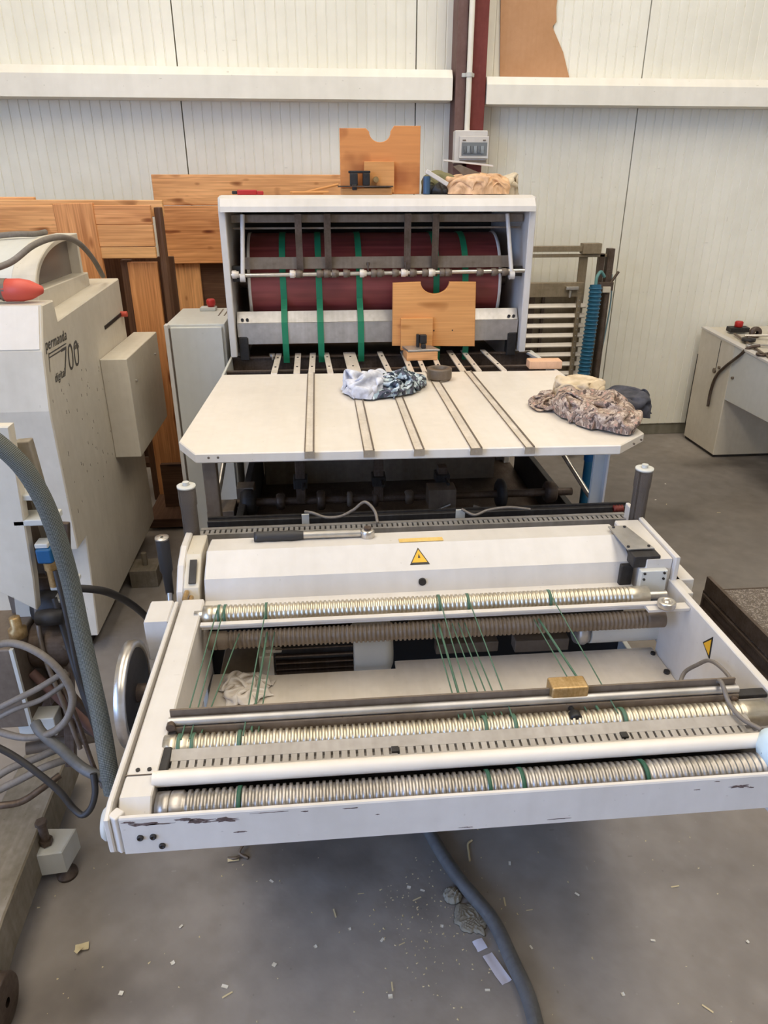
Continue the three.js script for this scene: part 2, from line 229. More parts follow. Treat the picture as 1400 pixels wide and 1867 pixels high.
// ------------------------------------------------------------------ the paper feeder with its red drum
{
  const f = thing('paper_feeder', 'white feeder housing with a dark red drum crossed by green belts', 'machine', [0.245, 0, -3.45]);
  const prof = [[-2.95, 1.01], [-2.95, 1.56], [-2.97, 1.607], [-3.02, 1.612], [-3.62, 1.60], [-3.95, 1.40], [-3.95, 0.04], [-3.06, 0.04], [-3.06, 1.01]];
  part(f, 'side_panel', exZY(prof, -0.368, -0.342, 0.003), m_white); part(f, 'side_panel', exZY(prof, 0.828, 0.855, 0.003), m_white);
  part(f, 'hood', exZY([[-2.925, 1.556], [-2.93, 1.575], [-2.955, 1.602], [-3.0, 1.6135], [-3.6, 1.602], [-3.92, 1.41], [-3.92, 1.38], [-3.59, 1.575], [-2.98, 1.583], [-2.97, 1.556]], -0.36, 0.848, 0.003), m_white);
  part(f, 'back_panel', L(-0.34, 0.827, 0.95, 1.57, -3.62, -3.60), m_black);
  part(f, 'base_cabinet', L(-0.34, 0.827, 0.06, 0.93, -3.9, -3.2), m_brown);
  const drum = part(f, 'drum', C(0.2, 1.02, 0.235, 1.265, -3.245, 'x', 56), m_drum, 'dark red drum');
  part(drum, 'rim', lathe([[0.19, -0.006], [0.2025, -0.006], [0.2025, 0.006], [0.19, 0.006]], -0.281, 1.265, -3.245, 'x', 56), m_white);
  part(drum, 'rim', lathe([[0.19, -0.006], [0.2025, -0.006], [0.2025, 0.006], [0.19, 0.006]], 0.751, 1.265, -3.245, 'x', 56), m_white);
  part(f, 'drum_shaft', C(0.02, 1.16, 0.24, 1.265, -3.245, 'x'), m_gun);
  for (const x of [-0.145, 0.0, 0.165, 0.484, 0.605]) {            // belts run over the drum and down to the table
    const w = 0.0125, R = 0.2035, pr = []; for (let a = 120; a >= -14; a -= 6) pr.push([-3.245 + R * Math.cos(a * Math.PI / 180), 1.265 + R * Math.sin(a * Math.PI / 180)]);
    pr.push([-3.01, 1.19], [-2.974, 1.141], [-2.970, 1.055], [-2.982, 0.975]); const inn = pr.map(([z, y]) => { const dz = z + 3.245, dy = y - 1.265, d = Math.hypot(dz, dy); return [z - 0.003 * dz / d, y - 0.003 * dy / d]; }).reverse();
    part(f, 'belt', exZY([...pr, ...inn], x - w, x + w, 0), m_green);
  }
  parts(f, 'upper_crossbar', [L(-0.33, 0.82, 1.515, 1.545, -3.03, -3.01), L(-0.33, 0.82, 1.49, 1.497, -3.06, -3.04)], m_gun2);
  part(f, 'front_plate', B(1.08, 0.045, 0.006, 0.245, 1.366, -3.01, -0.25), m_gun2);
  for (const x of [-0.072, 0.04, 0.354, 0.465]) part(f, 'guide_arm', B(0.026, 0.235, 0.008, x, 1.43, -2.985, 0.05), m_gun);
  for (const s of [0, 1]) {                                        // white swing arms at both ends of the shaft
    const a = s ? [0.752, 1.545, -3.0] : [-0.283, 1.545, -3.0], b = s ? [0.775, 1.318, -2.955] : [-0.296, 1.318, -2.955];
    part(f, 'swing_arm', [bar(a, b, 0.0085), C(0.016, 0.02, b[0], b[1], b[2], 'x')], m_white);
  }
  const sh = part(f, 'guide_shaft', bar([-0.34, 1.326, -2.962], [0.83, 1.334, -2.962], 0.0085), m_steel);
  for (const x of [-0.33, -0.105, -0.082, 0.0, 0.028, 0.06, 0.105, 0.17, 0.215, 0.24, 0.30, 0.335, 0.37, 0.42, 0.445, 0.49, 0.512, 0.64, 0.70, 0.742]) part(sh, 'collar', lathe([[0.008, -0.014], [0.0155, -0.013], [0.0155, 0.004], [0.0125, 0.005], [0.0125, 0.013], [0.008, 0.014]], x + 0.006, 1.33, -2.962, 'x', 16), rnd() > 0.25 ? m_gun2 : m_strip);
  for (const x of [0.196, 0.345]) part(sh, 'thumb_screw', [C(0.003, 0.03, x, 1.35, -2.957), C(0.007, 0.01, x, 1.366, -2.957)], m_gun);
  const notch = (x0, x1) => { const s = shp([[x0 + 0.035, 1.055], [x1 - 0.035, 1.055], [x1 - 0.035, 1.085], [x1, 1.085], [x1, 1.135], [x0, 1.135], [x0, 1.085], [x0 + 0.035, 1.085]]); return s; };
  const dp = part(f, 'deflector_plate', [exXY(notch(-0.336, 0.822), -2.985, -2.979, 0), B(1.158, 0.006, 0.05, 0.243, 1.158, -3.002, 0.95), B(1.158, 0.004, 0.008, 0.243, 1.137, -2.98)], m_alu);
  for (const x of [-0.315, -0.295, 0.785, 0.805]) part(dp, 'screw', C(0.006, 0.006, x, 1.152, -2.988, 'z', 12), m_dark);
  part(f, 'end_bracket', L(-0.333, -0.296, 0.99, 1.083, -3.02, -2.975), m_dark); part(f, 'end_bracket', L(0.782, 0.82, 0.99, 1.083, -3.02, -2.975), m_dark);
  parts(f, 'collar_box', [L(-0.338, -0.3, 1.30, 1.36, -3.0, -2.985), L(0.79, 0.826, 1.31, 1.35, -3.0, -2.985)], m_dark);
}
// ------------------------------------------------------------------ the feed table
{
  const t = thing('feed_table', 'white feed table with chamfered front corners and inlaid metal guide strips', 'table', [0.25, 0, -2.4]);
  const top = part(t, 'table_top', exXZ([[-0.376, -2.695], [0.907, -2.655], [0.918, -1.89], [0.81, -1.792], [-0.345, -1.822], [-0.405, -1.93]], 0.972, 1.0, 0.003), m_table);
  for (const [x, z] of [[-0.31, -1.8255], [-0.285, -1.825]]) part(top, 'screw', C(0.0035, 0.004, x, 0.988, z + 0.003, 'z', 10), m_gun2);
  for (const [x, z] of [[0.9, -1.87], [0.865, -1.838]]) part(top, 'screw', C(0.003, 0.004, x, 0.988, z + 0.006, 'z', 10), m_gun2);
  const zAt = (x, z0, k) => z0 + k * x;
  for (const [x, w] of [[-0.042, 0.027], [0.117, 0.03], [0.252, 0.029], [0.407, 0.033], [0.553, 0.028]]) {
    const zf = -1.813 + 0.026 * (x + 0.345) + 0.002, zb = -2.69 + 0.031 * (x + 0.376), s = part(t, 'guide_strip', L(x - w / 2, x + w / 2, 0.994, 1.003, zb, zf, 0.001), m_strip);
    parts(s, 'ridge', [L(x + w / 2 - 0.004, x + w / 2, 1.003, 1.006, zb, zf, 0), L(x - w / 2, x - w / 2 + 0.003, 1.003, 1.005, zb, zf, 0)], m_gun2);
    part(s, 'end_stop', [L(x - w / 2, x + w / 2, 0.985, 1.004, zf, zf + 0.004, 0), C(0.003, 0.004, x, 0.995, zf + 0.004, 'z', 10)], m_steel);
  }
  part(t, 'rear_crossbar', [L(-0.37, 0.89, 0.995, 1.0, -3.01, -2.985, 0), L(-0.37, 0.89, 0.88, 0.995, -3.005, -2.998)], m_gun);
  part(t, 'front_crossbar', [L(-0.37, 0.90, 0.988, 0.994, -2.785, -2.765, 0), L(-0.37, 0.90, 0.90, 0.988, -2.78, -2.774)], m_gun);
  part(t, 'side_bracket', L(-0.378, -0.368, 0.90, 1.0, -3.02, -2.69), m_pale); part(t, 'side_bracket', exZY([[-2.65, 0.90], [-2.65, 1.0], [-3.02, 1.0], [-3.02, 0.9]], 0.895, 0.905, 0.001), m_pale);
  part(t, 'corner_gusset', exXZ([[0.87, -3.02], [0.895, -3.02], [0.9, -2.78]], 0.99, 1.0, 0.001), m_white);
  part(t, 'underside_pan', L(-0.36, 0.89, 0.88, 0.884, -3.0, -2.70), m_dark);
  for (const [a, b, w] of [[-0.178, -0.181, 0.023], [-0.098, -0.096, 0.024], [-0.036, -0.04, 0.024], [0.02, 0.031, 0.022], [0.116, 0.123, 0.05], [0.246, 0.254, 0.022], [0.346, 0.338, 0.022], [0.401, 0.388, 0.018], [0.47, 0.449, 0.02], [0.545, 0.536, 0.024], [0.604, 0.597, 0.02], [0.69, 0.694, 0.02]]) {
    const zb = -2.675 + 0.031 * b, za = -3.03, ln = za - zb, fg = part(t, 'finger', exXZ([[a - w / 2, za], [b - w / 2, zb], [b + w / 2, zb], [a + w / 2, za]], 1.0, 1.005, 0), m_strip);
    parts(fg, 'screw', [C(0.004, 0.003, mix(a, b, 0.72), 1.006, za - ln * 0.72, 'y', 10), C(0.004, 0.003, mix(a, b, 0.25), 1.006, za - ln * 0.25, 'y', 10)], m_dark);
  }
  part(t, 'leg', L(-0.338, -0.30, 0.03, 0.972, -1.90, -1.865), m_gun2); part(t, 'leg', L(0.828, 0.865, 0.03, 0.972, -2.02, -2.006), m_pale, 'pale plate leg');
  part(t, 'leg_flange', L(0.862, 0.868, 0.03, 0.972, -2.02, -1.985), m_white);
  part(t, 'knob', [C(0.004, 0.02, -0.2, 1.01, -2.93, 'y', 10), C(0.012, 0.01, -0.2, 1.02, -2.93, 'y', 12)], m_steel);
}
// ------------------------------------------------------------------ drive gear in the dark under the table
{
  const g = thing('drive_gear', 'dark drive gear with cross shafts, clamps and slanted struts under the feed table', 'machinery', [0.25, 0, -2.35]);
  part(g, 'side_frame', L(-0.30, -0.275, 0.03, 0.66, -3.0, -2.05), m_dark); part(g, 'side_frame', L(0.86, 0.885, 0.03, 0.60, -3.0, -2.1), m_dark);
  part(g, 'floor_pan', L(-0.275, 0.86, 0.45, 0.47, -3.1, -2.05), m_gun);
  part(g, 'back_plate', L(-0.26, 0.74, 0.47, 0.93, -2.9, -2.88), m_brown);
  part(g, 'strut', [B(0.05, 0.02, 0.62, -0.30, 0.80, -2.42, -0.32, 0.1)], m_black); part(g, 'strut', [B(0.045, 0.02, 0.62, 0.80, 0.77, -2.42, -0.32, -0.22)], m_black);
  part(g, 'strut_rod', bar([-0.335, 0.90, -2.66], [-0.37, 0.66, -2.16], 0.009), m_steel); part(g, 'strut_rod', bar([0.80, 0.89, -2.66], [0.93, 0.63, -2.16], 0.009), m_steel);
  const s1 = part(g, 'cross_shaft', C(0.014, 1.2, 0.28, 0.645, -2.3, 'x'), m_gun); part(g, 'cross_shaft', C(0.02, 1.2, 0.28, 0.57, -2.2, 'x'), m_dark);
  for (const [x, r, w, m] of [[-0.27, 0.05, 0.05, m_dark], [-0.16, 0.03, 0.03, m_gun], [-0.02, 0.035, 0.03, m_gun], [0.08, 0.028, 0.02, m_gun2], [0.17, 0.03, 0.02, m_gun], [0.29, 0.026, 0.03, m_gun2], [0.40, 0.05, 0.05, m_dark], [0.62, 0.055, 0.03, m_dark], [0.80, 0.04, 0.04, m_gun]]) part(s1, 'collar', lathe([[0.012, -w / 2], [r * 0.8, -w / 2], [r, -w / 4], [r, w / 4], [r * 0.8, w / 2], [0.012, w / 2]], x, 0.645, -2.3, 'x', 20), m);
  for (const [x, y1] of [[-0.088, 0.87], [0.182, 0.87], [0.405, 0.76]]) { const p = part(g, 'upright', L(x - 0.016, x + 0.016, 0.64, y1, -2.32, -2.28), m_gun); part(p, 'clamp', [L(x - 0.024, x + 0.024, 0.70, 0.735, -2.33, -2.27), C(0.006, 0.05, x + 0.01, 0.72, -2.25, 'z', 10)], m_dark); }
  part(g, 'clamp_block', L(0.345, 0.44, 0.64, 0.71, -2.27, -2.2), m_gun2);
  parts(g, 'thumb_lever', [bar([0.34, 0.62, -2.2], [0.42, 0.66, -2.19], 0.005), bar([0.50, 0.645, -2.2], [0.56, 0.63, -2.18], 0.006)], m_steel);
  parts(g, 'gear_case', [L(-0.40, -0.31, 0.60, 0.66, -2.3, -2.2), L(-0.31, -0.25, 0.56, 0.70, -2.36, -2.3)], m_gun2);
}
// ------------------------------------------------------------------ the folding unit in front
const ring = (x0, x1, y, z, R, pitch, dep, n = 26) => {            // grooved roller along x
  const pr = [[0.004, x0], [R, x0 + 0.001], [R, x0 + 0.02], [R - dep, x0 + 0.0205], [R - dep, x0 + 0.0225], [R, x0 + 0.023], [R, x0 + 0.04]]; let x = x0 + 0.043;
  while (x < x1 - 0.045) { pr.push([R - dep, x], [R - dep, x + pitch * 0.4], [R, x + pitch * 0.5], [R, x + pitch * 0.92]); x += pitch; }
  pr.push([R, x1 - 0.001], [0.004, x1]); return lathe(pr, 0, y, z, 'x', n);
};
{
  const u = thing('folding_unit', 'open white folding unit with grooved steel rollers and green cords, nearest the camera', 'machine', [0.23, 0, -1.25]);
  // frame
  const rail = part(u, 'side_rail', [exZY([[-0.884, 0.70], [-0.884, 0.80], [-1.41, 0.80], [-1.41, 0.60]], -0.333, -0.283, 0.003)], m_white);
  part(rail, 'outer_strip', exZY([[-0.80, 0.73], [-0.80, 0.795], [-0.83, 0.803], [-1.40, 0.803], [-1.40, 0.60], [-0.86, 0.66]], -0.3475, -0.3385, 0.002), m_white);
  for (const x of [-0.316, -0.298]) part(rail, 'bolt', C(0.0035, 0.003, x, 0.801, -0.893, 'y', 12), m_dark);
  part(rail, 'joint', L(-0.334, -0.283, 0.8, 0.8008, -0.884, -0.8825, 0), m_gun2);
  const r2 = part(u, 'side_rail', exZY([[-0.79, 0.72], [-0.79, 0.79], [-0.82, 0.805], [-1.40, 0.805], [-1.40, 0.50], [-0.84, 0.60]], 0.796, 0.812, 0.002), m_white);
  part(r2, 'flange', L(0.812, 0.83, 0.66, 0.80, -1.44, -1.34), m_white);
  part(r2, 'warning_sign', exZY([[-1.213, 0.755], [-1.183, 0.789], [-1.178, 0.735]], 0.7945, 0.7958, 0), m_dark); part(r2, 'warning_sign', exZY([[-1.208, 0.756], [-1.185, 0.781], [-1.1815, 0.743]], 0.7938, 0.7944, 0), m_yellow);
  const beam = part(u, 'front_beam', [exZY([[-0.80, 0.724], [-0.80, 0.794], [-0.8015, 0.7965], [-0.8065, 0.7965], [-0.8065, 0.76], [-0.83, 0.74], [-0.83, 0.722]], -0.325, 0.83, 0.0008), B(0.018, 0.072, 0.02, -0.331, 0.761, -0.812, 0, -0.6)], m_white, 'chipped front beam');
  for (const [x, y] of [[-0.298, 0.757], [-0.279, 0.7575], [-0.268, 0.7375], [0.715, 0.733], [0.735, 0.7385]]) part(beam, 'bolt', lathe([[0.001, -0.002], [0.005, -0.002], [0.005, 0.0015], [0.004, 0.003], [0.0025, 0.003], [0.0025, 0.001], [0.0005, 0.001]], x, y, -0.799, 'z', 14), m_dark);
  const chip = (x, y, w, h) => { const p = []; for (let i = 0; i < 22; i++) { const a = i / 22 * Math.PI * 2, k = rr(0.35, 1.15); p.push([x + Math.cos(a) * w * k, y + Math.sin(a) * h * k]); } return exXY(p, -0.8002, -0.7996, 0); };
  part(beam, 'worn_patch', [[-0.205, 0.783, 0.022, 0.0055], [-0.172, 0.781, 0.024, 0.0055], [-0.228, 0.787, 0.016, 0.003], [-0.29, 0.784, 0.026, 0.004], [-0.265, 0.782, 0.02, 0.0014], [-0.2, 0.779, 0.01, 0.0016], [-0.150, 0.754, 0.010, 0.0018], [-0.31, 0.789, 0.012, 0.0018], [0.02, 0.787, 0.012, 0.0012], [-0.05, 0.787, 0.006, 0.0012], [0.06, 0.77, 0.003, 0.001], [0.64, 0.776, 0.019, 0.004], [0.57, 0.775, 0.006, 0.001], [0.66, 0.772, 0.006, 0.0015], [0.6, 0.79, 0.005, 0.0008], [0.2, 0.729, 0.012, 0.0009], [-0.1, 0.790, 0.03, 0.0008], [0.35, 0.733, 0.02, 0.0008]].map((c) => chip(...c)), m_chip, null, 'stuff');
  part(u, 'corner_block', exZY([[-0.881, 0.80], [-0.838, 0.80], [-0.812, 0.772], [-0.808, 0.745], [-0.881, 0.745]], -0.3325, -0.2835, 0.002), m_white);
  part(u, 'side_plate', L(-0.335, -0.32, 0.06, 0.60, -1.95, -1.5), m_pale); part(u, 'side_plate', L(0.80, 0.815, 0.06, 0.5, -1.95, -1.5), m_pale);
  part(u, 'outer_block', exZY([[-1.33, 0.70], [-1.33, 0.797], [-1.41, 0.80], [-1.41, 0.64]], -0.402, -0.35, 0.003), m_white);
  part(u, 'outer_block', L(0.815, 0.862, 0.60, 0.80, -1.50, -1.40), m_white);
  // rollers and rails, front to back
  const end = (x, y, z, R) => lathe([[0.002, -0.012], [R, -0.012], [R, 0.006], [R * 0.8, 0.012], [0.002, 0.012]], x, y, z, 'x', 20);
  const ro = part(u, 'grooved_roller', ring(-0.279, 0.745, 0.769, -0.8385, 0.0275, 0.0104, 0.0036), m_roller);
  parts(ro, 'cord', [-0.152, 0.24, 0.294, 0.497].map((x) => lathe([[0.0245, -0.003], [0.0286, -0.003], [0.0286, 0.003], [0.0245, 0.003]], x, 0.769, -0.8385, 'x', 30)), m_cordband);
  part(u, 'white_rod', [C(0.0125, 1.07, 0.247, 0.80, -0.872, 'x', 24)], m_table);
  const comb = part(u, 'comb_strip', exZY([[-0.937, 0.79], [-0.937, 0.799], [-0.914, 0.7955], [-0.914, 0.788], [-0.9, 0.786], [-0.9, 0.7935], [-0.889, 0.792], [-0.889, 0.784]], -0.285, 0.725, 0.0006), m_comb);
  { const teeth = []; for (let i = 0; i < 72; i++) teeth.push(B(0.0098, 0.008, 0.0145, -0.276 + i * 0.0138, 0.7905, -0.907, 0.14)); part(comb, 'teeth', teeth, m_comb, null, 'stuff'); parts(comb, 'clip', [L(0.092, 0.104, 0.79, 0.798, -0.914, -0.902), L(0.485, 0.497, 0.79, 0.798, -0.914, -0.902)], m_dark); }
  part(u, 'pan_strip', L(-0.285, 0.75, 0.742, 0.746, -0.97, -0.86), m_dark);
  const ro2 = part(u, 'grooved_roller', ring(-0.289, 0.772, 0.782, -0.957, 0.0235, 0.0104, 0.0035), m_roll);
  parts(ro2, 'cord', [-0.262, -0.24, -0.162, 0.26, 0.312, 0.508].map((x) => lathe([[0.021, -0.003], [0.0247, -0.003], [0.0247, 0.003], [0.021, 0.003]], x, 0.782, -0.957, 'x', 30)), m_cord);
  const pro = part(u, 'profile_rail', exZY([[-1.004, 0.828], [-1.0, 0.828], [-1.0, 0.8], [-0.984, 0.8], [-0.984, 0.806], [-0.98, 0.806], [-0.98, 0.778], [-1.004, 0.778]], -0.283, 0.735, 0.0006), m_gun2);
  part(pro, 'tube', C(0.0075, 1.02, 0.226, 0.811, -0.991, 'x'), m_alu); parts(pro, 'end_screw', [C(0.008, 0.01, -0.279, 0.809, -0.982, 'z', 14), C(0.008, 0.01, 0.724, 0.797, -0.978, 'z', 14)], m_gun);
  parts(u, 'end_bracket', [L(0.735, 0.795, 0.79, 0.80, -1.005, -0.985), L(-0.285, -0.27, 0.76, 0.80, -0.99, -0.87)], m_dark);
  const blk = part(u, 'sliding_stop', [L(0.386, 0.454, 0.797, 0.838, -1.022, -0.987, 0.004)], m_brass, 'brassy sliding stop block with black knob'); part(blk, 'knob', lathe([[0.001, -0.02], [0.005, -0.02], [0.005, 0], [0.011, 0.002], [0.0115, 0.014], [0.009, 0.017], [0.001, 0.017]], 0.421, 0.799, -0.965, 'z', 18), m_black);
  const ro3 = part(u, 'grooved_roller', ring(-0.278, 0.725, 0.792, -1.352, 0.0225, 0.0098, 0.003), m_roll);
  parts(ro3, 'cord', [-0.243, -0.23, -0.141, 0.241, 0.306, 0.493].map((x) => lathe([[0.02, -0.0028], [0.0237, -0.0028], [0.0237, 0.0028], [0.02, 0.0028]], x, 0.792, -1.352, 'x', 30)), m_cord);
  parts(u, 'roller_end', [C(0.009, 0.05, 0.745, 0.792, -1.352, 'x'), end(-0.285, 0.792, -1.352, 0.012)], m_steel);
  part(u, 'retaining_strip', [L(-0.278, 0.76, 0.795, 0.799, -1.316, -1.303), L(-0.278, 0.76, 0.78, 0.797, -1.318, -1.3155)], m_white); part(u, 'strip_end', L(0.70, 0.795, 0.789, 0.795, -1.31, -1.285), m_white);
  part(u, 'grooved_roller', ring(-0.27, 0.76, 0.745, -1.325, 0.0205, 0.0098, 0.003), m_gun2);
  part(u, 'pulley', lathe([[0.002, -0.008], [0.019, -0.008], [0.02, -0.005], [0.02, 0.004], [0.018, 0.007], [0.011, 0.007], [0.010, 0.004], [0.006, 0.004], [0.005, 0.008], [0.001, 0.008]], 0.742, 0.806, -1.292, 'y', 26), m_steel);
  // cords between the rollers
  const tight = (x0, y0, z0, x1, y1, z1, r) => bar([x0, y0, z0], [x1, y1, z1], r, 6);
  for (const [a, b, up, r] of [[-0.245, -0.258, 1, 0.0016], [-0.231, -0.243, 1, 0.0016], [-0.200, -0.228, 0, 0.0016], [-0.140, -0.155, 1, 0.0016], [-0.140, -0.143, 0, 0.0026], [-0.124, -0.131, 0, 0.0014], [0.241, 0.242, 1, 0.0016], [0.224, 0.217, 0, 0.0016], [0.237, 0.228, 0, 0.0028], [0.305, 0.309, 1, 0.0016], [0.295, 0.294, 0, 0.0016], [0.281, 0.281, 0, 0.0016], [0.267, 0.266, 0, 0.0016], [0.492, 0.496, 1, 0.0016], [0.453, 0.446, 0, 0.0016], [0.464, 0.468, 0, 0.003]])
    part(u, 'cord', up ? tight(a, 0.8145, -1.338, b, 0.806, -0.952, r * 0.85) : tight(a, 0.764, -1.318, b, 0.801, -0.965, r * 0.9), m_cord);
  // hood over the cutters
  const hood = part(u, 'hood', exZY([[-1.60, 0.84], [-1.60, 0.855], [-1.525, 0.862], [-1.455, 0.825], [-1.437, 0.778], [-1.385, 0.774], [-1.385, 0.766], [-1.46, 0.766], [-1.6, 0.766]], -0.288, 0.725, 0.003), m_white, 'white bent sheet metal hood');
  { const q = (x, s, t) => [x, mix(0.862, 0.825, s) + t, mix(-1.525, -1.455, s)];
    const tri = (x, h, w, t) => { const a = q(x, 0.5 - h / 2, t), b = q(x - w, 0.5 + h / 2, t), c = q(x + w, 0.5 + h / 2, t), g = new THREE.BufferGeometry(), n = [0, 0.884, 0.467]; g.setAttribute('position', new THREE.BufferAttribute(new Float32Array([...a, ...b, ...c]), 3)); g.setAttribute('normal', new THREE.BufferAttribute(new Float32Array([...n, ...n, ...n]), 3)); return uvBox(g); };
    part(hood, 'warning_sign', tri(0.214, 0.62, 0.024, 0.0007), m_dark); part(hood, 'warning_sign', tri(0.214, 0.47, 0.0185, 0.0012), m_yellow);
    part(hood, 'warning_symbol', tri(0.214, 0.16, 0.003, 0.0016), m_dark);
    part(hood, 'adhesive_tape', B(0.108, 0.0012, 0.022, 0.225, 0.8622, -1.54, -0.093, 0.01), m_tape); part(hood, 'plug', C(0.009, 0.006, 0.217, 0.80, -1.444, 'z', 18), m_dark);
  }
  const plateP = [[-1.70, 0.76], [-1.69, 0.84], [-1.65, 0.866], [-1.55, 0.866], [-1.49, 0.845], [-1.445, 0.80], [-1.42, 0.74], [-1.42, 0.70], [-1.7, 0.70]];
  const ep = part(u, 'end_plate', exZY(plateP, -0.352, -0.335, 0.003), m_white); part(u, 'end_plate', [exZY([[-1.62, 0.70], [-1.62, 0.858], [-1.52, 0.858], [-1.445, 0.81], [-1.43, 0.775], [-1.43, 0.7]], -0.335, -0.299, 0.002)], m_cream);
  part(ep, 'slot', B(0.016, 0.004, 0.06, -0.315, 0.836, -1.475, 0.62), m_dark); parts(ep, 'pin', [C(0.006, 0.03, -0.327, 0.802, -1.425, 'z', 12), C(0.006, 0.03, -0.318, 0.79, -1.422, 'z', 12), C(0.006, 0.03, -0.324, 0.768, -1.415, 'z', 12)], m_brass);
  const eb = part(u, 'end_block', [exZY([[-1.40, 0.755], [-1.40, 0.858], [-1.60, 0.864], [-1.60, 0.755]], 0.735, 0.80, 0.003), exZY([[-1.39, 0.745], [-1.39, 0.866], [-1.69, 0.872], [-1.69, 0.74]], 0.80, 0.812, 0.002)], m_white);
  part(eb, 'cover_plate', exXZ([[0.70, -1.555], [0.745, -1.555], [0.765, -1.43], [0.70, -1.43]], 0.868, 0.872, 0.0005), m_alu); parts(eb, 'gap', [L(0.705, 0.77, 0.836, 0.866, -1.44, -1.402), L(0.69, 0.72, 0.76, 0.83, -1.44, -1.425)], m_dark);
  part(eb, 'front_plate', L(0.72, 0.785, 0.762, 0.836, -1.402, -1.385), m_pale); parts(eb, 'screw', [[0.728, 0.83], [0.775, 0.83], [0.728, 0.815], [0.775, 0.815]].map(([x, y]) => C(0.003, 0.004, x, y, -1.384, 'z', 10)), m_dark); parts(eb, 'screw', [[0.71, -1.545], [0.738, -1.545], [0.705, -1.44], [0.755, -1.44]].map(([x, z]) => C(0.0035, 0.004, x, 0.873, z, 'y', 10)), m_dark);
  // spindles
  const spin = (x, z, y0, y1, r) => { const s = part(u, 'spindle', lathe([[0.002, y0], [r * 0.9, y0], [r * 0.92, y1 - 0.055], [r, y1 - 0.05], [r, y1 - 0.006], [0.002, y1 - 0.006]], x, 0, z, 'y', 26), m_knurl); parts(s, 'cap', [lathe([[0.008, y1 - 0.006], [r + 0.001, y1 - 0.006], [r + 0.001, y1], [0.009, y1 + 0.001], [0.008, y1 - 0.004]], x, 0, z, 'y', 26), C(0.008, 0.012, x, y1 + 0.003, z)], m_pale); };
  spin(-0.34, -1.64, 0.80, 0.985, 0.0215); spin(0.803, -1.62, 0.80, 1.0, 0.0215);
  part(u, 'lever', [lathe([[0.002, 0.70], [0.01, 0.70], [0.012, 0.76], [0.016, 0.77], [0.0165, 0.855], [0.002, 0.856]], -0.408, 0, -1.61), ], m_cabdark); parts(u, 'lever_cap', [lathe([[0.004, 0.856], [0.017, 0.856], [0.017, 0.862], [0.004, 0.862]], -0.408, 0, -1.61), bar([-0.408, 0.71, -1.61], [-0.40, 0.62, -1.55], 0.008)], m_steel);
  // perforated rail and black bar behind the hood
  const per = part(u, 'perforated_rail', exZY([[-1.715, 0.833], [-1.702, 0.833], [-1.702, 0.818], [-1.68, 0.818], [-1.68, 0.833], [-1.672, 0.833], [-1.672, 0.79], [-1.65, 0.79], [-1.65, 0.78], [-1.715, 0.78]], -0.33, 0.81, 0.0006), m_alu);
  { const teeth = []; for (let i = 0; i < 84; i++) teeth.push(B(0.009, 0.004, 0.028, -0.326 + i * 0.0136, 0.829, -1.688)); part(per, 'teeth', teeth, m_alu, null, 'stuff'); part(per, 'slot_floor', L(-0.33, 0.81, 0.8182, 0.8192, -1.7015, -1.6805, 0), m_dark); }
  parts(u, 'black_bar', [L(-0.325, 0.86, 0.80, 0.822, -1.79, -1.775), L(-0.325, 0.86, 0.818, 0.826, -1.798, -1.79)], m_dark);
  parts(u, 'cable_clip', [L(-0.07, -0.05, 0.80, 0.835, -1.775, -1.768), L(0.355, 0.38, 0.80, 0.832, -1.775, -1.768)], m_pale);
  part(u, 'spring', [lathe([[0.004, 0], [0.012, 0.002], [0.007, 0.006], [0.012, 0.01], [0.007, 0.014], [0.012, 0.018], [0.007, 0.022], [0.012, 0.026], [0.004, 0.03]], 0.80, 0.822, -1.76, 'x', 16)], m_rust);
  // inside the frame: tray, motor, grey roller
  const tray = part(u, 'tray', exXZ([[-0.283, -1.40], [-0.175, -1.40], [-0.175, -1.385], [0.15, -1.385], [0.15, -1.415], [0.796, -1.415], [0.796, -1.0], [-0.283, -1.0]], 0.588, 0.60, 0.002), m_tray);
  parts(tray, 'bolt', [C(0.006, 0.005, 0.785, 0.603, -1.385, 'y', 12), C(0.007, 0.006, 0.785, 0.604, -1.31, 'y', 12)], m_dark);
  part(u, 'added_rear_panel', L(-0.32, 0.80, 0.40, 0.765, -1.64, -1.60), m_black); part(u, 'added_bottom_pan', L(-0.32, 0.80, 0.40, 0.42, -1.6, -1.3), m_dark);  // dark panels added so the hollow under the hood stays as dark as shade
  part(u, 'inner_block', [L(-0.27, -0.17, 0.50, 0.585, -1.56, -1.40)], m_brown); parts(u, 'inner_beam', [L(0.2, 0.6, 0.58, 0.63, -1.56, -1.53), L(0.26, 0.42, 0.57, 0.60, -1.50, -1.47), L(0.46, 0.6, 0.57, 0.605, -1.50, -1.46)], m_brown);
  const mot = part(u, 'motor', C(0.058, 0.2, -0.04, 0.608, -1.475, 'x', 28), m_dark, 'finned electric motor');
  { const fins = []; for (let i = 0; i < 26; i++) { const a = i / 26 * Math.PI * 2; const g = uvBox(new THREE.BoxGeometry(0.19, 0.018, 0.003)); g.translate(0, 0.064, 0); g.rotateX(a); g.translate(-0.04, 0.608, -1.475); fins.push(g); } part(mot, 'cooling_fins', fins, m_gun, null, 'stuff'); }
  part(mot, 'end_bell', lathe([[0.002, 0.05], [0.074, 0.05], [0.075, 0.055], [0.075, 0.125], [0.068, 0.14], [0.05, 0.148], [0.002, 0.148]], 0, 0.608, -1.475, 'x', 30), m_pale); parts(mot, 'foot', [L(-0.175, -0.14, 0.53, 0.635, -1.49, -1.41), L(-0.16, -0.12, 0.635, 0.645, -1.48, -1.42)], m_cream);
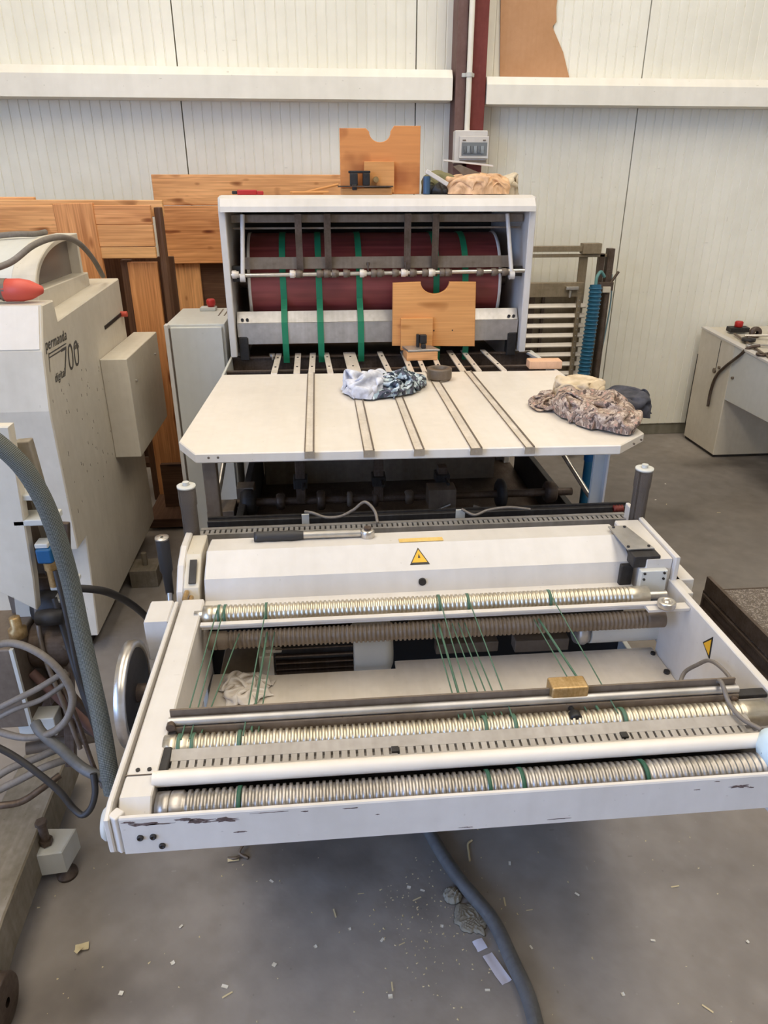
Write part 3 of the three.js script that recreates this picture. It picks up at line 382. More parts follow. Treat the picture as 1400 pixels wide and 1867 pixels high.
  const gr = part(u, 'grey_roller', C(0.034, 0.17, 0.715, 0.652, -1.43, 'x', 26), m_pale); part(gr, 'end_flange', lathe([[0.002, -0.02], [0.03, -0.02], [0.034, -0.01], [0.036, 0.0], [0.03, 0.012], [0.002, 0.012]], 0.615, 0.65, -1.43, 'x', 18), m_alu);
  part(u, 'end_cap', lathe([[0.001, 0.035], [0.02, 0.032], [0.036, 0.02], [0.042, 0.0], [0.038, -0.026], [0.022, -0.038], [0.001, -0.042]], 0.735, 0.805, -0.838, 'x', 26), m_capblue, 'pale blue rounded end cap');
  // hand wheel on the outside
  const wh = part(u, 'hand_wheel', lathe([[0.10, -0.011], [0.112, -0.010], [0.112, 0.010], [0.10, 0.011], [0.097, 0.006], [0.02, 0.006], [0.02, -0.006], [0.097, -0.006]], -0.425, 0.665, -1.262, 'x', 48), m_steel); part(wh, 'web', lathe([[0.002, -0.006], [0.096, -0.006], [0.096, 0.006], [0.002, 0.006]], -0.422, 0.665, -1.262, 'x', 40), m_dark); part(wh, 'hub', C(0.02, 0.11, -0.39, 0.665, -1.262, 'x'), m_gun);
  parts(u, 'foot_pad', [[-0.31, -1.56], [-0.31, -1.9], [0.79, -1.56], [0.79, -1.9]].map(([x, z]) => lathe([[0.001, 0], [0.03, 0], [0.03, 0.012], [0.012, 0.02], [0.012, 0.06], [0.001, 0.06]], x, 0, z)), m_gun);
  part(u, 'outer_disc', lathe([[0.002, -0.008], [0.022, -0.008], [0.026, -0.003], [0.026, 0.006], [0.002, 0.006]], -0.354, 0.75, -0.838, 'x', 26), m_pale);
}

// ------------------------------------------------------------------ on and against the back wall
{
  const s = new THREE.Shape(); [[1.09, 2.206], [1.508, 2.206], [1.49, 2.25], [1.452, 2.345], [1.405, 2.42], [1.385, 2.452], [1.378, 2.468], [1.398, 2.49], [1.39, 2.56], [1.40, 2.75], [1.06, 2.75]].forEach((p, i) => (i ? s.lineTo(...p) : s.moveTo(...p)));
  const h = solo('hardboard_sheet', 'brown hardboard sheet with a torn right edge standing on the white wall rail', 'board', exXY(s, ZB + 0.006, ZB + 0.012, 0.001), m_hard); h.rotation.x = -0.0;
  const c = thing('conduit_pipe', 'thin white conduit pipe running down the red brown steel column', 'pipe', [0.876, 1.93, ZB + 0.18]);
  part(c, 'pipe', C(0.0155, TOP - 1.93, 0.876, 1.93 + (TOP - 1.93) / 2, ZB + 0.185), m_girt); part(c, 'clamp', [C(0.02, 0.02, 0.876, 2.205, ZB + 0.185), B(0.07, 0.02, 0.01, 0.872, 2.205, ZB + 0.168)], m_pale); part(c, 'clamp', [C(0.02, 0.02, 0.876, 3.2, ZB + 0.185), B(0.07, 0.02, 0.01, 0.872, 3.2, ZB + 0.168)], m_pale);
  const b = thing('fuse_box', 'small white fuse box with a grey breaker window under the conduit pipe', 'fuse box', [0.9, 1.76, ZB + 0.2]);
  const zf = ZB + 0.235; part(b, 'housing', L(0.80, 0.99, 1.762, 1.93, ZB + 0.165, zf, 0.006), m_white);
  part(b, 'cover', L(0.825, 0.995, 1.785, 1.90, zf, zf + 0.012, 0.005), m_white); part(b, 'window', L(0.838, 0.985, 1.80, 1.868, zf + 0.011, zf + 0.0135, 0), M({ color: col(120, 124, 126), roughness: 0.3 }));
  for (let i = 0; i < 6; i++) part(b, 'breaker', [L(0.848 + i * 0.02, 0.865 + i * 0.02, 1.812, 1.85, zf + 0.0125, zf + 0.019), L(0.853 + i * 0.02, 0.859 + i * 0.02, 1.818, 1.832, zf + 0.019, zf + 0.026)], M({ color: i % 2 ? col(150, 156, 160) : col(110, 114, 118), roughness: 0.5 }));
  parts(b, 'latch', [L(0.842, 0.86, 1.876, 1.882, zf + 0.011, zf + 0.016), L(0.96, 0.975, 1.876, 1.882, zf + 0.011, zf + 0.016)], m_gun2); part(b, 'lower_strip', L(0.83, 0.985, 1.768, 1.778, zf - 0.001, zf + 0.004), m_gun2);
}
// wooden crates leaning on the wall
{
  const t = thing('wooden_crate_side', 'tall wooden crate side of wide planks leaning on the wall behind the feeder', 'crate', [-0.3, 0, -4.5]);
  const w = m_pallets; let k = 0; const wd = (...a) => part(t, 'plank', P(...a), w[k++ % 3]);
  wd(1.30, 0.158, 0.03, -0.26, 1.622, -4.50); wd(1.05, 0.31, 0.03, -0.39, 1.385, -4.492);
  part(t, 'plank', P(0.17, 1.25, 0.03, -0.785, 0.61, -4.53), w[0]); part(t, 'plank', P(0.17, 1.25, 0.03, 0.1, 0.61, -4.53), w[1]);
  part(t, 'plank', P(1.0, 0.42, 0.02, -0.4, 1.02, -4.56), m_wooddark); part(t, 'plank', P(1.0, 0.6, 0.02, -0.4, 0.32, -4.56), m_wooddark);
  const q = thing('wooden_crate_side', 'wooden crate side of knotty planks and posts behind the beige machine at the left', 'crate', [-1.2, 0, -3.8]);
  const wq = (m, ...a) => part(q, 'plank', P(...a), m);
  wq(w[2], 0.9, 0.075, 0.03, -1.20, 1.545, -3.90, 0, 0, -0.004); wq(w[0], 0.5, 0.04, 0.03, -1.62, 1.575, -3.95);
  wq(w[0], 0.62, 0.15, 0.03, -1.52, 1.485, -3.80); wq(w[1], 0.185, 1.2, 0.032, -1.135, 0.97, -3.795, 0, 0, 0.02);
  wq(w[1], 0.28, 0.085, 0.03, -0.93, 1.518, -3.80); wq(w[0], 0.28, 0.1, 0.03, -0.93, 1.425, -3.80); wq(w[2], 0.28, 0.052, 0.03, -0.93, 1.347, -3.80);
  wq(w[1], 0.145, 1.28, 0.035, -0.872, 0.66, -3.84); wq(m_wooddark, 0.03, 1.5, 0.07, -0.768, 0.80, -3.86); wq(m_woodred, 0.10, 0.9, 0.03, -0.71, 0.52, -4.02);
  wq(m_woodred, 0.6, 0.16, 0.03, -0.75, 0.55, -4.06); wq(m_wooddark, 0.9, 0.03, 0.10, -0.9, 0.20, -3.95); wq(w[0], 0.3, 0.13, 0.03, -0.74, 0.92, -4.03); wq(m_wooddark, 0.05, 1.3, 0.05, -0.955, 0.66, -3.86);
  wq(m_wooddark, 0.7, 0.10, 0.03, -1.3, 0.55, -3.83); wq(m_wooddark, 0.5, 1.1, 0.02, -1.0, 0.76, -4.02); wq(m_wooddark, 0.30, 0.30, 0.03, -0.72, 0.16, -3.62); wq(m_wooddark, 0.30, 0.05, 0.34, -0.79, 0.04, -3.62); wq(m_woodred, 0.1, 0.62, 0.03, -0.70, 0.56, -3.72);  // dark backing and low boards added to blacken the shaded gaps behind
}
// grey control cabinet beside the feeder
{
  const t = thing('control_cabinet', 'pale grey control cabinet with a red stop button on top beside the feeder', 'cabinet', [-0.5, 0, -3.2]);
  part(t, 'body', L(-0.625, -0.39, 0.08, 1.135, -3.42, -3.005), m_pale); part(t, 'door', L(-0.605, -0.40, 0.10, 1.125, -3.005, -2.985), m_pale);
  part(t, 'door_edge', L(-0.628, -0.612, 0.08, 1.137, -3.02, -2.98), m_white); part(t, 'door_gap', L(-0.612, -0.605, 0.10, 1.12, -3.003, -2.99), m_gun2); part(t, 'plinth', L(-0.61, -0.4, 0.0, 0.08, -3.40, -3.03), m_dark);
  const b = part(t, 'stop_button', lathe([[0.001, 1.15], [0.014, 1.15], [0.02, 1.162], [0.02, 1.178], [0.015, 1.184], [0.001, 1.185]], -0.487, 0, -3.36), m_red, 'red mushroom stop button'); part(b, 'button_base', L(-0.535, -0.465, 1.135, 1.15, -3.39, -3.33), m_pale);
  parts(t, 'groove', [L(-0.44, -0.435, 1.1345, 1.1365, -3.38, -3.2, 0), L(-0.415, -0.41, 1.1345, 1.1365, -3.38, -3.2, 0)], m_gun2);
}
// ------------------------------------------------------------------ beige machine at the left
const m_logo = (() => {
  const c = document.createElement('canvas'); c.width = 1024; c.height = 640; const x = c.getContext('2d'); x.scale(2, 2); x.fillStyle = '#000'; x.fillRect(0, 0, 512, 320); x.fillStyle = x.strokeStyle = '#fff';
  x.font = 'italic bold 62px sans-serif'; x.fillText('permanda', 46, 92); x.lineWidth = 6; x.beginPath(); x.moveTo(76, 112); x.lineTo(330, 108); x.moveTo(72, 128); x.lineTo(320, 124); x.moveTo(78, 106); x.lineTo(52, 190); x.stroke();
  x.font = 'italic bold 50px sans-serif'; x.fillText('digital', 92, 250); x.font = 'italic 168px sans-serif'; x.fillText('700', 208, 240); x.font = 'italic bold 40px sans-serif'; x.fillText('press', 424, 160);
  const t = new THREE.CanvasTexture(c); return M({ color: col(74, 70, 66), alphaMap: t, transparent: true, roughness: 0.6 });
})();
{
  const XF = -0.885, XL = -2.3, t = thing('numbering_machine', 'beige machine with a lettered side, sloped control head and arched cover, at the left', 'machine', [-1.6, 0, -2.85]);
  const body = part(t, 'body', exZY([[-2.33, 0.475], [-2.328, 0.98], [-2.368, 1.165], [-2.435, 1.30], [-2.543, 1.30], [-2.55, 1.232], [-3.398, 1.272], [-3.398, 0.09], [-2.36, 0.09], [-2.43, 0.475]], XL, XF, 0.004), m_cream);
  part(body, 'control_panel', B(1.36, 0.004, 0.14, -1.575, 1.234, -2.4015, 1.11), m_table); part(body, 'toe_panel', exZY([[-2.40, 0.10], [-2.44, 0.46], [-2.46, 0.46], [-2.42, 0.1]], XL, XF - 0.02, 0), m_gun2);
  part(t, 'foot', [L(-0.89, -0.77, 0.0, 0.085, -2.98, -2.86), C(0.012, 0.06, -0.83, 0.115, -2.92)], m_grime); part(t, 'base', L(XL, XF - 0.06, 0.0, 0.09, -3.36, -2.42), m_dark);
  const lg = new THREE.PlaneGeometry(0.36, 0.225); lg.rotateY(Math.PI / 2); lg.rotateX(-0.02); lg.translate(XF + 0.0012, 1.112, -2.535); part(t, 'lettering', lg, m_logo, 'dark lettering on the beige side');
  const scr = []; for (let i = 0; i < 46; i++) { const z = rr(-2.95, -2.36), y = rr(0.55, 1.02) - (z + 2.36) * 0.1, s = rr(0.0012, 0.0026); scr.push(B(0.0008, s * rr(2, 7), s, XF + 0.0004, y, z)); } part(t, 'scuff', scr, m_gun2, null, 'stuff');
  const sb = part(t, 'side_box', L(XF, -0.778, 0.598, 1.015, -3.52, -2.93, 0.004), m_cream); parts(sb, 'lock', [C(0.006, 0.008, -0.774, 0.905, -3.02, 'x', 12), C(0.006, 0.008, -0.774, 0.93, -3.42, 'x', 12)], m_steel);
  part(t, 'slot_handle', exZY([[-3.07, 1.108], [-3.07, 1.122], [-3.34, 1.132], [-3.34, 1.118]], XF - 0.002, XF + 0.004, 0), m_black); part(t, 'slot_grip', C(0.012, 0.03, XF + 0.012, 1.125, -3.35, 'x', 16), m_plug);
  // arched cover
  const arc = (z0, z1, y0, y1, n = 14) => { const p = []; for (let i = 0; i <= n; i++) { const a = Math.PI / 2 * i / n; p.push([z1 + (z0 - z1) * Math.cos(a), y0 + (y1 - y0) * Math.sin(a)]); } return p; };
  part(t, 'plinth', exZY([[-2.64, 1.22], [-2.64, 1.315], [-3.24, 1.315], [-3.24, 1.24]], XL, -0.965, 0.003), m_cream);
  const cv = part(t, 'arched_cover', exZY([...arc(-2.68, -3.08, 1.315, 1.462), [-3.22, 1.462], [-3.22, 1.315]], XL, -1.06, 0.003), m_pale);
  const o = arc(-2.67, -3.08, 1.312, 1.47), inn = arc(-2.70, -3.08, 1.312, 1.45).reverse();
  part(cv, 'arch_rim', exZY([...o, [-3.225, 1.47], [-3.225, 1.312], [-3.205, 1.312], [-3.205, 1.45], ...inn], -1.062, -0.978, 0.003), m_cream); part(cv, 'end_window', exZY([...arc(-2.695, -3.08, 1.316, 1.452), [-3.21, 1.452], [-3.21, 1.316]], -1.03, -1.02, 0), m_glass);
  const pl = part(t, 'number_plate', B(0.07, 0.05, 0.006, -1.195, 1.413, -2.862, -0.62), m_black); part(pl, 'number', [[-1.19, 0.0, 0.004, 0.026], [-1.177, 0.0, 0.004, 0.026], [-1.1835, 0.012, 0.013, 0.004], [-1.1835, 0, 0.013, 0.004], [-1.1835, -0.012, 0.013, 0.004], [-1.206, 0, 0.004, 0.026]].map(([x, v, w, h]) => B(w, h, 0.002, x, 1.4165 + v * 0.81, -2.8585 - v * 0.58, -0.62)), m_paper, null, 'stuff');
  const p = thing('industrial_plug', 'red and dark industrial plug lying on the sloped head of the beige machine', 'plug', [-0.95, 1.30, -2.5]);
  part(p, 'plug_shell', lathe([[0.001, -0.07], [0.012, -0.066], [0.03, -0.03], [0.036, 0.0], [0.036, 0.05], [0.001, 0.05]], -0.96, 1.34, -2.49, 'x').rotateZ(Math.PI).translate(-1.92, 2.68, 0), m_plug); const ps = part(p, 'plug_collar', lathe([[0.001, 0], [0.038, 0], [0.038, 0.03], [0.03, 0.034], [0.03, 0.08], [0.001, 0.08]], -1.10, 1.341, -2.49, 'x'), M({ color: col(44, 64, 52), roughness: 0.5 })); part(ps, 'cover_flap', C(0.036, 0.018, -1.01, 1.341, -2.49, 'x'), m_gun2);
}
// ------------------------------------------------------------------ machine stand in the left foreground
{
  const t = thing('machine_stand', 'cream and grey machine stand with pointed panel and long base rail at the left edge', 'machine', [-0.95, 0, -1.5]);
  part(t, 'panel', exXY([[-0.86, 0.86], [-0.86, 1.19], [-0.66, 1.188], [-0.682, 0.82], [-0.692, 0.735]], -1.53, -1.50, 0.003), m_cream);
  part(t, 'back_plate', exXY([[-0.80, 0.55], [-0.80, 1.12], [-0.675, 1.12], [-0.665, 0.95], [-0.70, 0.62]], -1.62, -1.60, 0.002), m_gun2); part(t, 'pale_plate', exXY([[-0.79, 0.60], [-0.76, 0.86], [-0.735, 0.86], [-0.72, 0.64]], -1.585, -1.58, 0.001), m_cream);
  part(t, 'upright', B(0.034, 0.62, 0.03, -0.655, 0.82, -1.585, 0, 0, 0.06), m_grime); part(t, 'upright', B(0.05, 0.46, 0.04, -0.72, 0.55, -1.60, 0, 0, -0.05), m_gun);
  const rl = part(t, 'guide_rail', B(0.026, 0.66, 0.02, -0.655, 0.60, -1.53, -0.16, 0, -0.10), m_gun); parts(rl, 'bolt', [0.85, 0.78, 0.70, 0.62, 0.54, 0.46].map((y) => C(0.007, 0.02, -0.655 + (y - 0.6) * 0.1, y, -1.53 - (y - 0.6) * 0.16 + 0.014, 'z', 10)), m_gun2);
  parts(t, 'bracket', [L(-0.72, -0.635, 1.012, 1.026, -1.56, -1.51), L(-0.70, -0.61, 0.955, 0.97, -1.56, -1.50), L(-0.66, -0.605, 0.775, 0.787, -1.58, -1.52), L(-0.66, -0.61, 0.74, 0.75, -1.58, -1.52)], m_pale);
  const v = part(t, 'blue_fitting', [L(-0.663, -0.627, 0.862, 0.90, -1.53, -1.49, 0.006)], m_blue); part(v, 'cap', L(-0.663, -0.633, 0.90, 0.912, -1.53, -1.495), m_pale); parts(v, 'nipple', [C(0.014, 0.02, -0.643, 0.85, -1.51), C(0.011, 0.05, -0.643, 0.82, -1.51)], m_brass);
  const mb = part(t, 'motor_box', L(-0.98, -0.742, 0.44, 0.67, -1.62, -1.44, 0.006), m_gun2); part(mb, 'edge_strip', L(-0.746, -0.738, 0.44, 0.67, -1.445, -1.436), m_pale); part(t, 'housing', lathe([[0.002, -0.06], [0.05, -0.06], [0.06, -0.045], [0.06, 0.03], [0.045, 0.045], [0.045, 0.06], [0.02, 0.065], [0.002, 0.065]], -0.69, 0.60, -1.56, 'x', 26), m_gun); part(t, 'housing', lathe([[0.002, -0.05], [0.035, -0.05], [0.045, -0.03], [0.045, 0.03], [0.035, 0.05], [0.002, 0.05]], -0.68, 0.70, -1.58, 'x', 22), m_dark);
  part(t, 'lever_arm', bar([-0.74, 0.56, -1.50], [-0.58, 0.36, -1.46], 0.012), m_rustdull); part(t, 'lever_arm', bar([-0.72, 0.44, -1.52], [-0.60, 0.34, -1.5], 0.014), m_gun);
  part(t, 'valve', lathe([[0.001, 0], [0.02, 0], [0.02, 0.02], [0.012, 0.025], [0.012, 0.05], [0.001, 0.05]], -0.722, 0.70, -1.45), m_brass); part(t, 'hand_knob', lathe([[0.001, -0.03], [0.018, -0.03], [0.021, 0], [0.018, 0.03], [0.001, 0.03]], -0.665, 0.715, -1.5, 'x'), m_dark);
  part(t, 'guard', exXY([[-0.80, 0.26], [-0.80, 0.46], [-0.70, 0.44], [-0.62, 0.26]], -1.60, -1.585, 0.001), m_gun); part(t, 'pale_bracket', L(-0.78, -0.69, 0.40, 0.455, -1.50, -1.45), m_pale); part(t, 'cross_tube', bar([-0.80, 0.32, -1.5], [-0.60, 0.31, -1.55], 0.016), m_gun2);
  part(t, 'base_rail', exXZ([[-0.72, -0.80], [-0.76, -1.15], [-0.775, -1.7], [-0.90, -1.7], [-0.90, -0.8]], 0.03, 0.15, 0.004), m_grime);
  const fb = part(t, 'outrigger', exXZ([[-0.82, -1.345], [-0.705, -1.355], [-0.692, -1.43], [-0.82, -1.44]], 0.03, 0.105, 0.003), m_pale); part(fb, 'levelling_bolt', [C(0.011, 0.10, -0.752, 0.13, -1.385), C(0.017, 0.014, -0.752, 0.115, -1.385, 'y', 6), C(0.015, 0.012, -0.752, 0.178, -1.385, 'y', 6)], m_gun); part(fb, 'foot_pad', lathe([[0.001, 0], [0.026, 0], [0.026, 0.01], [0.01, 0.018], [0.01, 0.034], [0.001, 0.034]], -0.715, 0, -1.375), m_gun);
  const ca = part(t, 'caster', [lathe([[0.01, -0.016], [0.055, -0.016], [0.06, -0.01], [0.06, 0.01], [0.055, 0.016], [0.01, 0.016]], -0.735, 0.06, -1.015, 'x', 28)], m_gun); part(ca, 'fork', L(-0.77, -0.752, 0.03, 0.13, -1.05, -0.99), m_gun2);
  part(t, 'pale_pipe', bar([-0.64, 0.86, -1.60], [-0.62, 0.42, -1.55], 0.008), m_grime);
}
// ------------------------------------------------------------------ rack with white slats and blue hose, right of the feeder
{
  const t = thing('slatted_fold_plate', 'dark metal fold plate frame with white horizontal slats standing against the wall', 'frame', [1.5, 0, -4.45]);
  const Z = -4.45; parts(t, 'top_rail', [L(1.0, 1.70, 1.283, 1.315, Z - 0.02, Z + 0.02), L(1.0, 1.76, 1.25, 1.268, Z - 0.02, Z + 0.01)], m_khaki); part(t, 'top_block', L(1.585, 1.70, 1.27, 1.33, Z - 0.03, Z + 0.03), m_khaki);
  part(t, 'middle_rail', L(1.0, 1.62, 1.02, 1.105, Z - 0.02, Z + 0.02), m_khaki); part(t, 'bottom_rail', L(1.0, 1.76, 0.02, 0.08, Z - 0.02, Z + 0.02), m_khaki);
  parts(t, 'outer_post', [L(1.745, 1.785, 0.0, 1.30, Z - 0.02, Z + 0.03), L(1.70, 1.735, 0.0, 1.27, Z - 0.03, Z + 0.01)], m_gun); part(t, 'inner_post', L(1.585, 1.635, 0.02, 1.25, Z - 0.03, Z - 0.005), m_khaki);
  const pr = part(t, 'perforated_post', L(1.585, 1.612, 0.05, 1.05, Z + 0.01, Z + 0.022), m_khaki); const hs = []; for (let i = 0; i < 26; i++) hs.push(C(0.004, 0.003, 1.599, 0.10 + i * 0.036, Z + 0.023, 'z', 8)); part(pr, 'pin', hs, m_alu, null, 'stuff');
  for (let i = 0; i < 15; i++) { const y = 0.965 - i * 0.0605; part(t, 'slat', B(0.63, 0.03, 0.012, 1.335, y, Z + 0.002, -0.75), m_table); }
  parts(t, 'back_post', [L(1.30, 1.335, 0.05, 1.02, Z - 0.05, Z - 0.03), L(1.38, 1.40, 0.05, 1.02, Z - 0.05, Z - 0.03)], m_gun); part(t, 'back_sheet', L(1.0, 1.62, 0.05, 1.02, Z - 0.075, Z - 0.07), m_khaki);
  part(t, 'clamp', [L(1.50, 1.58, 1.065, 1.085, Z + 0.02, Z + 0.05), C(0.008, 0.04, 1.53, 1.04, Z + 0.035)], m_steel); part(t, 'lever', [L(1.70, 1.79, 1.06, 1.11, Z + 0.03, Z + 0.06), bar([1.77, 1.10, Z + 0.05], [1.815, 1.17, Z + 0.05], 0.008)], m_gun); part(t, 'lever_block', L(1.72, 1.77, 1.05, 1.085, Z + 0.06, Z + 0.075), m_cream);
  part(t, 'guide_pipe', C(0.012, 1.02, 1.75, 0.53, Z + 0.05), m_gun);
  const h = thing('spiral_hose', 'blue ribbed air hose hanging down in front of the slatted frame', 'hose', [1.64, 0.1, -4.36]);
  const pts = [[1.665, 1.10, -4.36], [1.665, 1.04, -4.35], [1.658, 0.8, -4.345], [1.65, 0.55, -4.345], [1.64, 0.30, -4.34], [1.63, 0.06, -4.34]]; part(h, 'tube', T(pts, 0.034, 14, 60), m_hoseblue);
  const co = new THREE.CatmullRomCurve3(pts.map((p) => new THREE.Vector3(...p))); for (let i = 0; i < 42; i++) { const q = co.getPointAt(0.02 + i * 0.0225); const g = new THREE.TorusGeometry(0.0345, 0.0055, 6, 18); g.rotateX(Math.PI / 2); part(h, 'rib', uvBox(g).translate(q.x, q.y, q.z), m_hoseblue); }
  part(h, 'upper_loop', T([[1.665, 1.10, -4.36], [1.672, 1.145, -4.37], [1.70, 1.17, -4.39], [1.73, 1.14, -4.4]], 0.01, 8), M({ color: col(92, 140, 140), roughness: 0.4 }));
  solo('air_line', 'thin light blue air line hanging behind the dark frame post', 'hose', T([[1.79, 1.15, -4.44], [1.805, 1.0, -4.44], [1.80, 0.8, -4.45], [1.785, 0.55, -4.46], [1.79, 0.1, -4.46]], 0.005, 6), M({ color: col(120, 150, 160), roughness: 0.4 }));
  const bp = thing('blue_pipe', 'blue pipe standing upright behind the right table leg', 'pipe', [0.975, 0, -2.4]); part(bp, 'pipe', C(0.021, 0.94, 0.975, 0.48, -2.4), m_hoseblue); part(bp, 'coupling', C(0.024, 0.03, 0.975, 0.74, -2.4), m_blue); part(bp, 'floor_flange', C(0.035, 0.012, 0.975, 0.006, -2.4), m_gun);
}
// ------------------------------------------------------------------ machine at the right with tools on it
{
  const t = thing('grey_machine', 'grey machine with an overhanging body and hanging dark strap at the right wall', 'machine', [2.95, 0, -4.2]);
  part(t, 'leg_housing', exZY([[-4.66, 0.02], [-4.68, 0.772], [-4.25, 0.745], [-4.25, 0.02]], 2.56, 3.4, 0.004), m_cream); part(t, 'body', exZY([[-4.25, 0.395], [-4.25, 0.745], [-3.7, 0.70], [-3.2, 0.66], [-3.2, 0.395]], 2.562, 3.4, 0.004), m_pale);
  part(t, 'top_edge', exZY([[-4.68, 0.772], [-4.68, 0.782], [-3.7, 0.712], [-3.2, 0.672], [-3.2, 0.66]], 2.555, 2.60, 0), m_white); part(t, 'top_plate', exZY([[-4.68, 0.768], [-4.68, 0.776], [-3.7, 0.706], [-3.2, 0.668], [-3.2, 0.66]], 2.60, 3.4, 0), m_cream);
  parts(t, 'seam', [L(2.5585, 2.5605, 0.56, 0.74, -4.415, -4.41, 0), L(2.558, 2.5605, 0.10, 0.6, -4.672, -4.665, 0)], m_dark); parts(t, 'lock', [C(0.016, 0.012, 2.556, 0.545, -4.42, 'x', 14), C(0.01, 0.012, 2.556, 0.575, -4.37, 'x', 12), C(0.009, 0.012, 2.556, 0.55, -4.2, 'x', 12)], m_gun2);
  part(t, 'skirt', L(2.57, 3.4, 0.0, 0.02, -4.66, -4.26), m_dark);
  const c = thing('stop_button_box', 'small box with a red stop button on top of the grey machine', 'button', [2.72, 0.76, -4.52]); part(c, 'housing', B(0.13, 0.03, 0.06, 2.72, 0.79, -4.52, 0.07), m_dark); part(c, 'button', lathe([[0.001, 0.80], [0.016, 0.80], [0.026, 0.81], [0.026, 0.835], [0.02, 0.842], [0.001, 0.842]], 2.72, 0, -4.52), m_red, 'red mushroom button');
  const st = solo('rubber_strap', 'dark rubber strap hanging down the side of the grey machine', 'strap', T([[2.64, 0.765, -4.12], [2.575, 0.75, -4.13], [2.549, 0.70, -4.16], [2.547, 0.60, -4.29], [2.547, 0.52, -4.37], [2.547, 0.42, -4.40], [2.547, 0.31, -4.40]], 0.0095, 8), m_gun);
  solo('steel_rod', 'long thin steel rod lying across the top of the grey machine', 'rod', bar([2.66, 0.775, -4.45], [2.585, 0.728, -3.86], 0.007), m_gun2);
  const before = scene.children.length;
  const tl = thing('hand_clamp', 'pile end clamp with a dark round jaw on top of the grey machine', 'tool', [2.85, 0.75, -4.35]); part(tl, 'jaw', lathe([[0.012, -0.015], [0.035, -0.015], [0.038, 0], [0.035, 0.015], [0.012, 0.015]], 2.88, 0.79, -4.4, 'z'), m_gun); part(tl, 'screw', bar([2.80, 0.775, -4.38], [3.02, 0.79, -4.3], 0.008), m_steel);
  const w1 = thing('spanner', 'dark spanner lying nearest the front on the grey machine', 'spanner', [2.78, 0.73, -4.0]); part(w1, 'shaft', B(0.20, 0.01, 0.02, 2.79, 0.742, -4.03, 0.07, 0.35), m_gun); part(w1, 'open_end', lathe([[0.012, 0], [0.028, 0], [0.028, 0.012], [0.012, 0.012]], 2.685, 0.737, -3.99), m_gun);
  const w2 = thing('spanner', 'bright ring spanner lying behind the dark spanner on the grey machine', 'spanner', [2.8, 0.74, -4.15]); part(w2, 'shaft', B(0.18, 0.01, 0.018, 2.80, 0.755, -4.18, 0.07, -0.3), m_alu); part(w2, 'ring_end', lathe([[0.012, 0], [0.024, 0], [0.024, 0.012], [0.012, 0.012]], 2.71, 0.752, -4.155), m_alu);
  const w3 = thing('gear_wheel', 'small dark gear wheel among the tools on the grey machine', 'gear', [2.76, 0.74, -4.27]); part(w3, 'disc', lathe([[0.01, 0], [0.04, 0], [0.042, 0.01], [0.04, 0.02], [0.01, 0.02]], 2.77, 0.76, -4.28), m_dark); part(w3, 'hub', C(0.015, 0.035, 2.77, 0.775, -4.28), m_gun2);
  for (const o of scene.children.slice(before)) o.position.x -= 0.11;   // all four lie close to the machine's left edge
}
// ------------------------------------------------------------------ dark platform at the right edge
{
  const t = thing('lifting_platform', 'low dark platform with a rough speckled top at the right edge', 'platform', [1.9, 0, -1.8]);
  part(t, 'deck', L(1.405, 2.5, 0.255, 0.262, -2.195, -0.6, 0.002), m_grate); parts(t, 'side_channel', [L(1.40, 1.412, 0.262, 0.324, -2.2, -0.6, 0), L(1.395, 1.44, 0.242, 0.254, -2.2, -0.6), L(1.405, 1.412, 0.20, 0.242, -2.2, -0.6, 0), L(1.392, 1.44, 0.19, 0.20, -2.2, -0.6)], m_gun); part(t, 'rear_channel', L(1.40, 2.5, 0.19, 0.262, -2.205, -2.196, 0), m_gun);
  for (const [x, z] of [[1.6, -2.0], [2.3, -2.0], [1.6, -0.8], [2.3, -0.8]]) part(t, 'leg', L(x - 0.03, x + 0.03, 0, 0.255, z - 0.03, z + 0.03), m_dark);
}

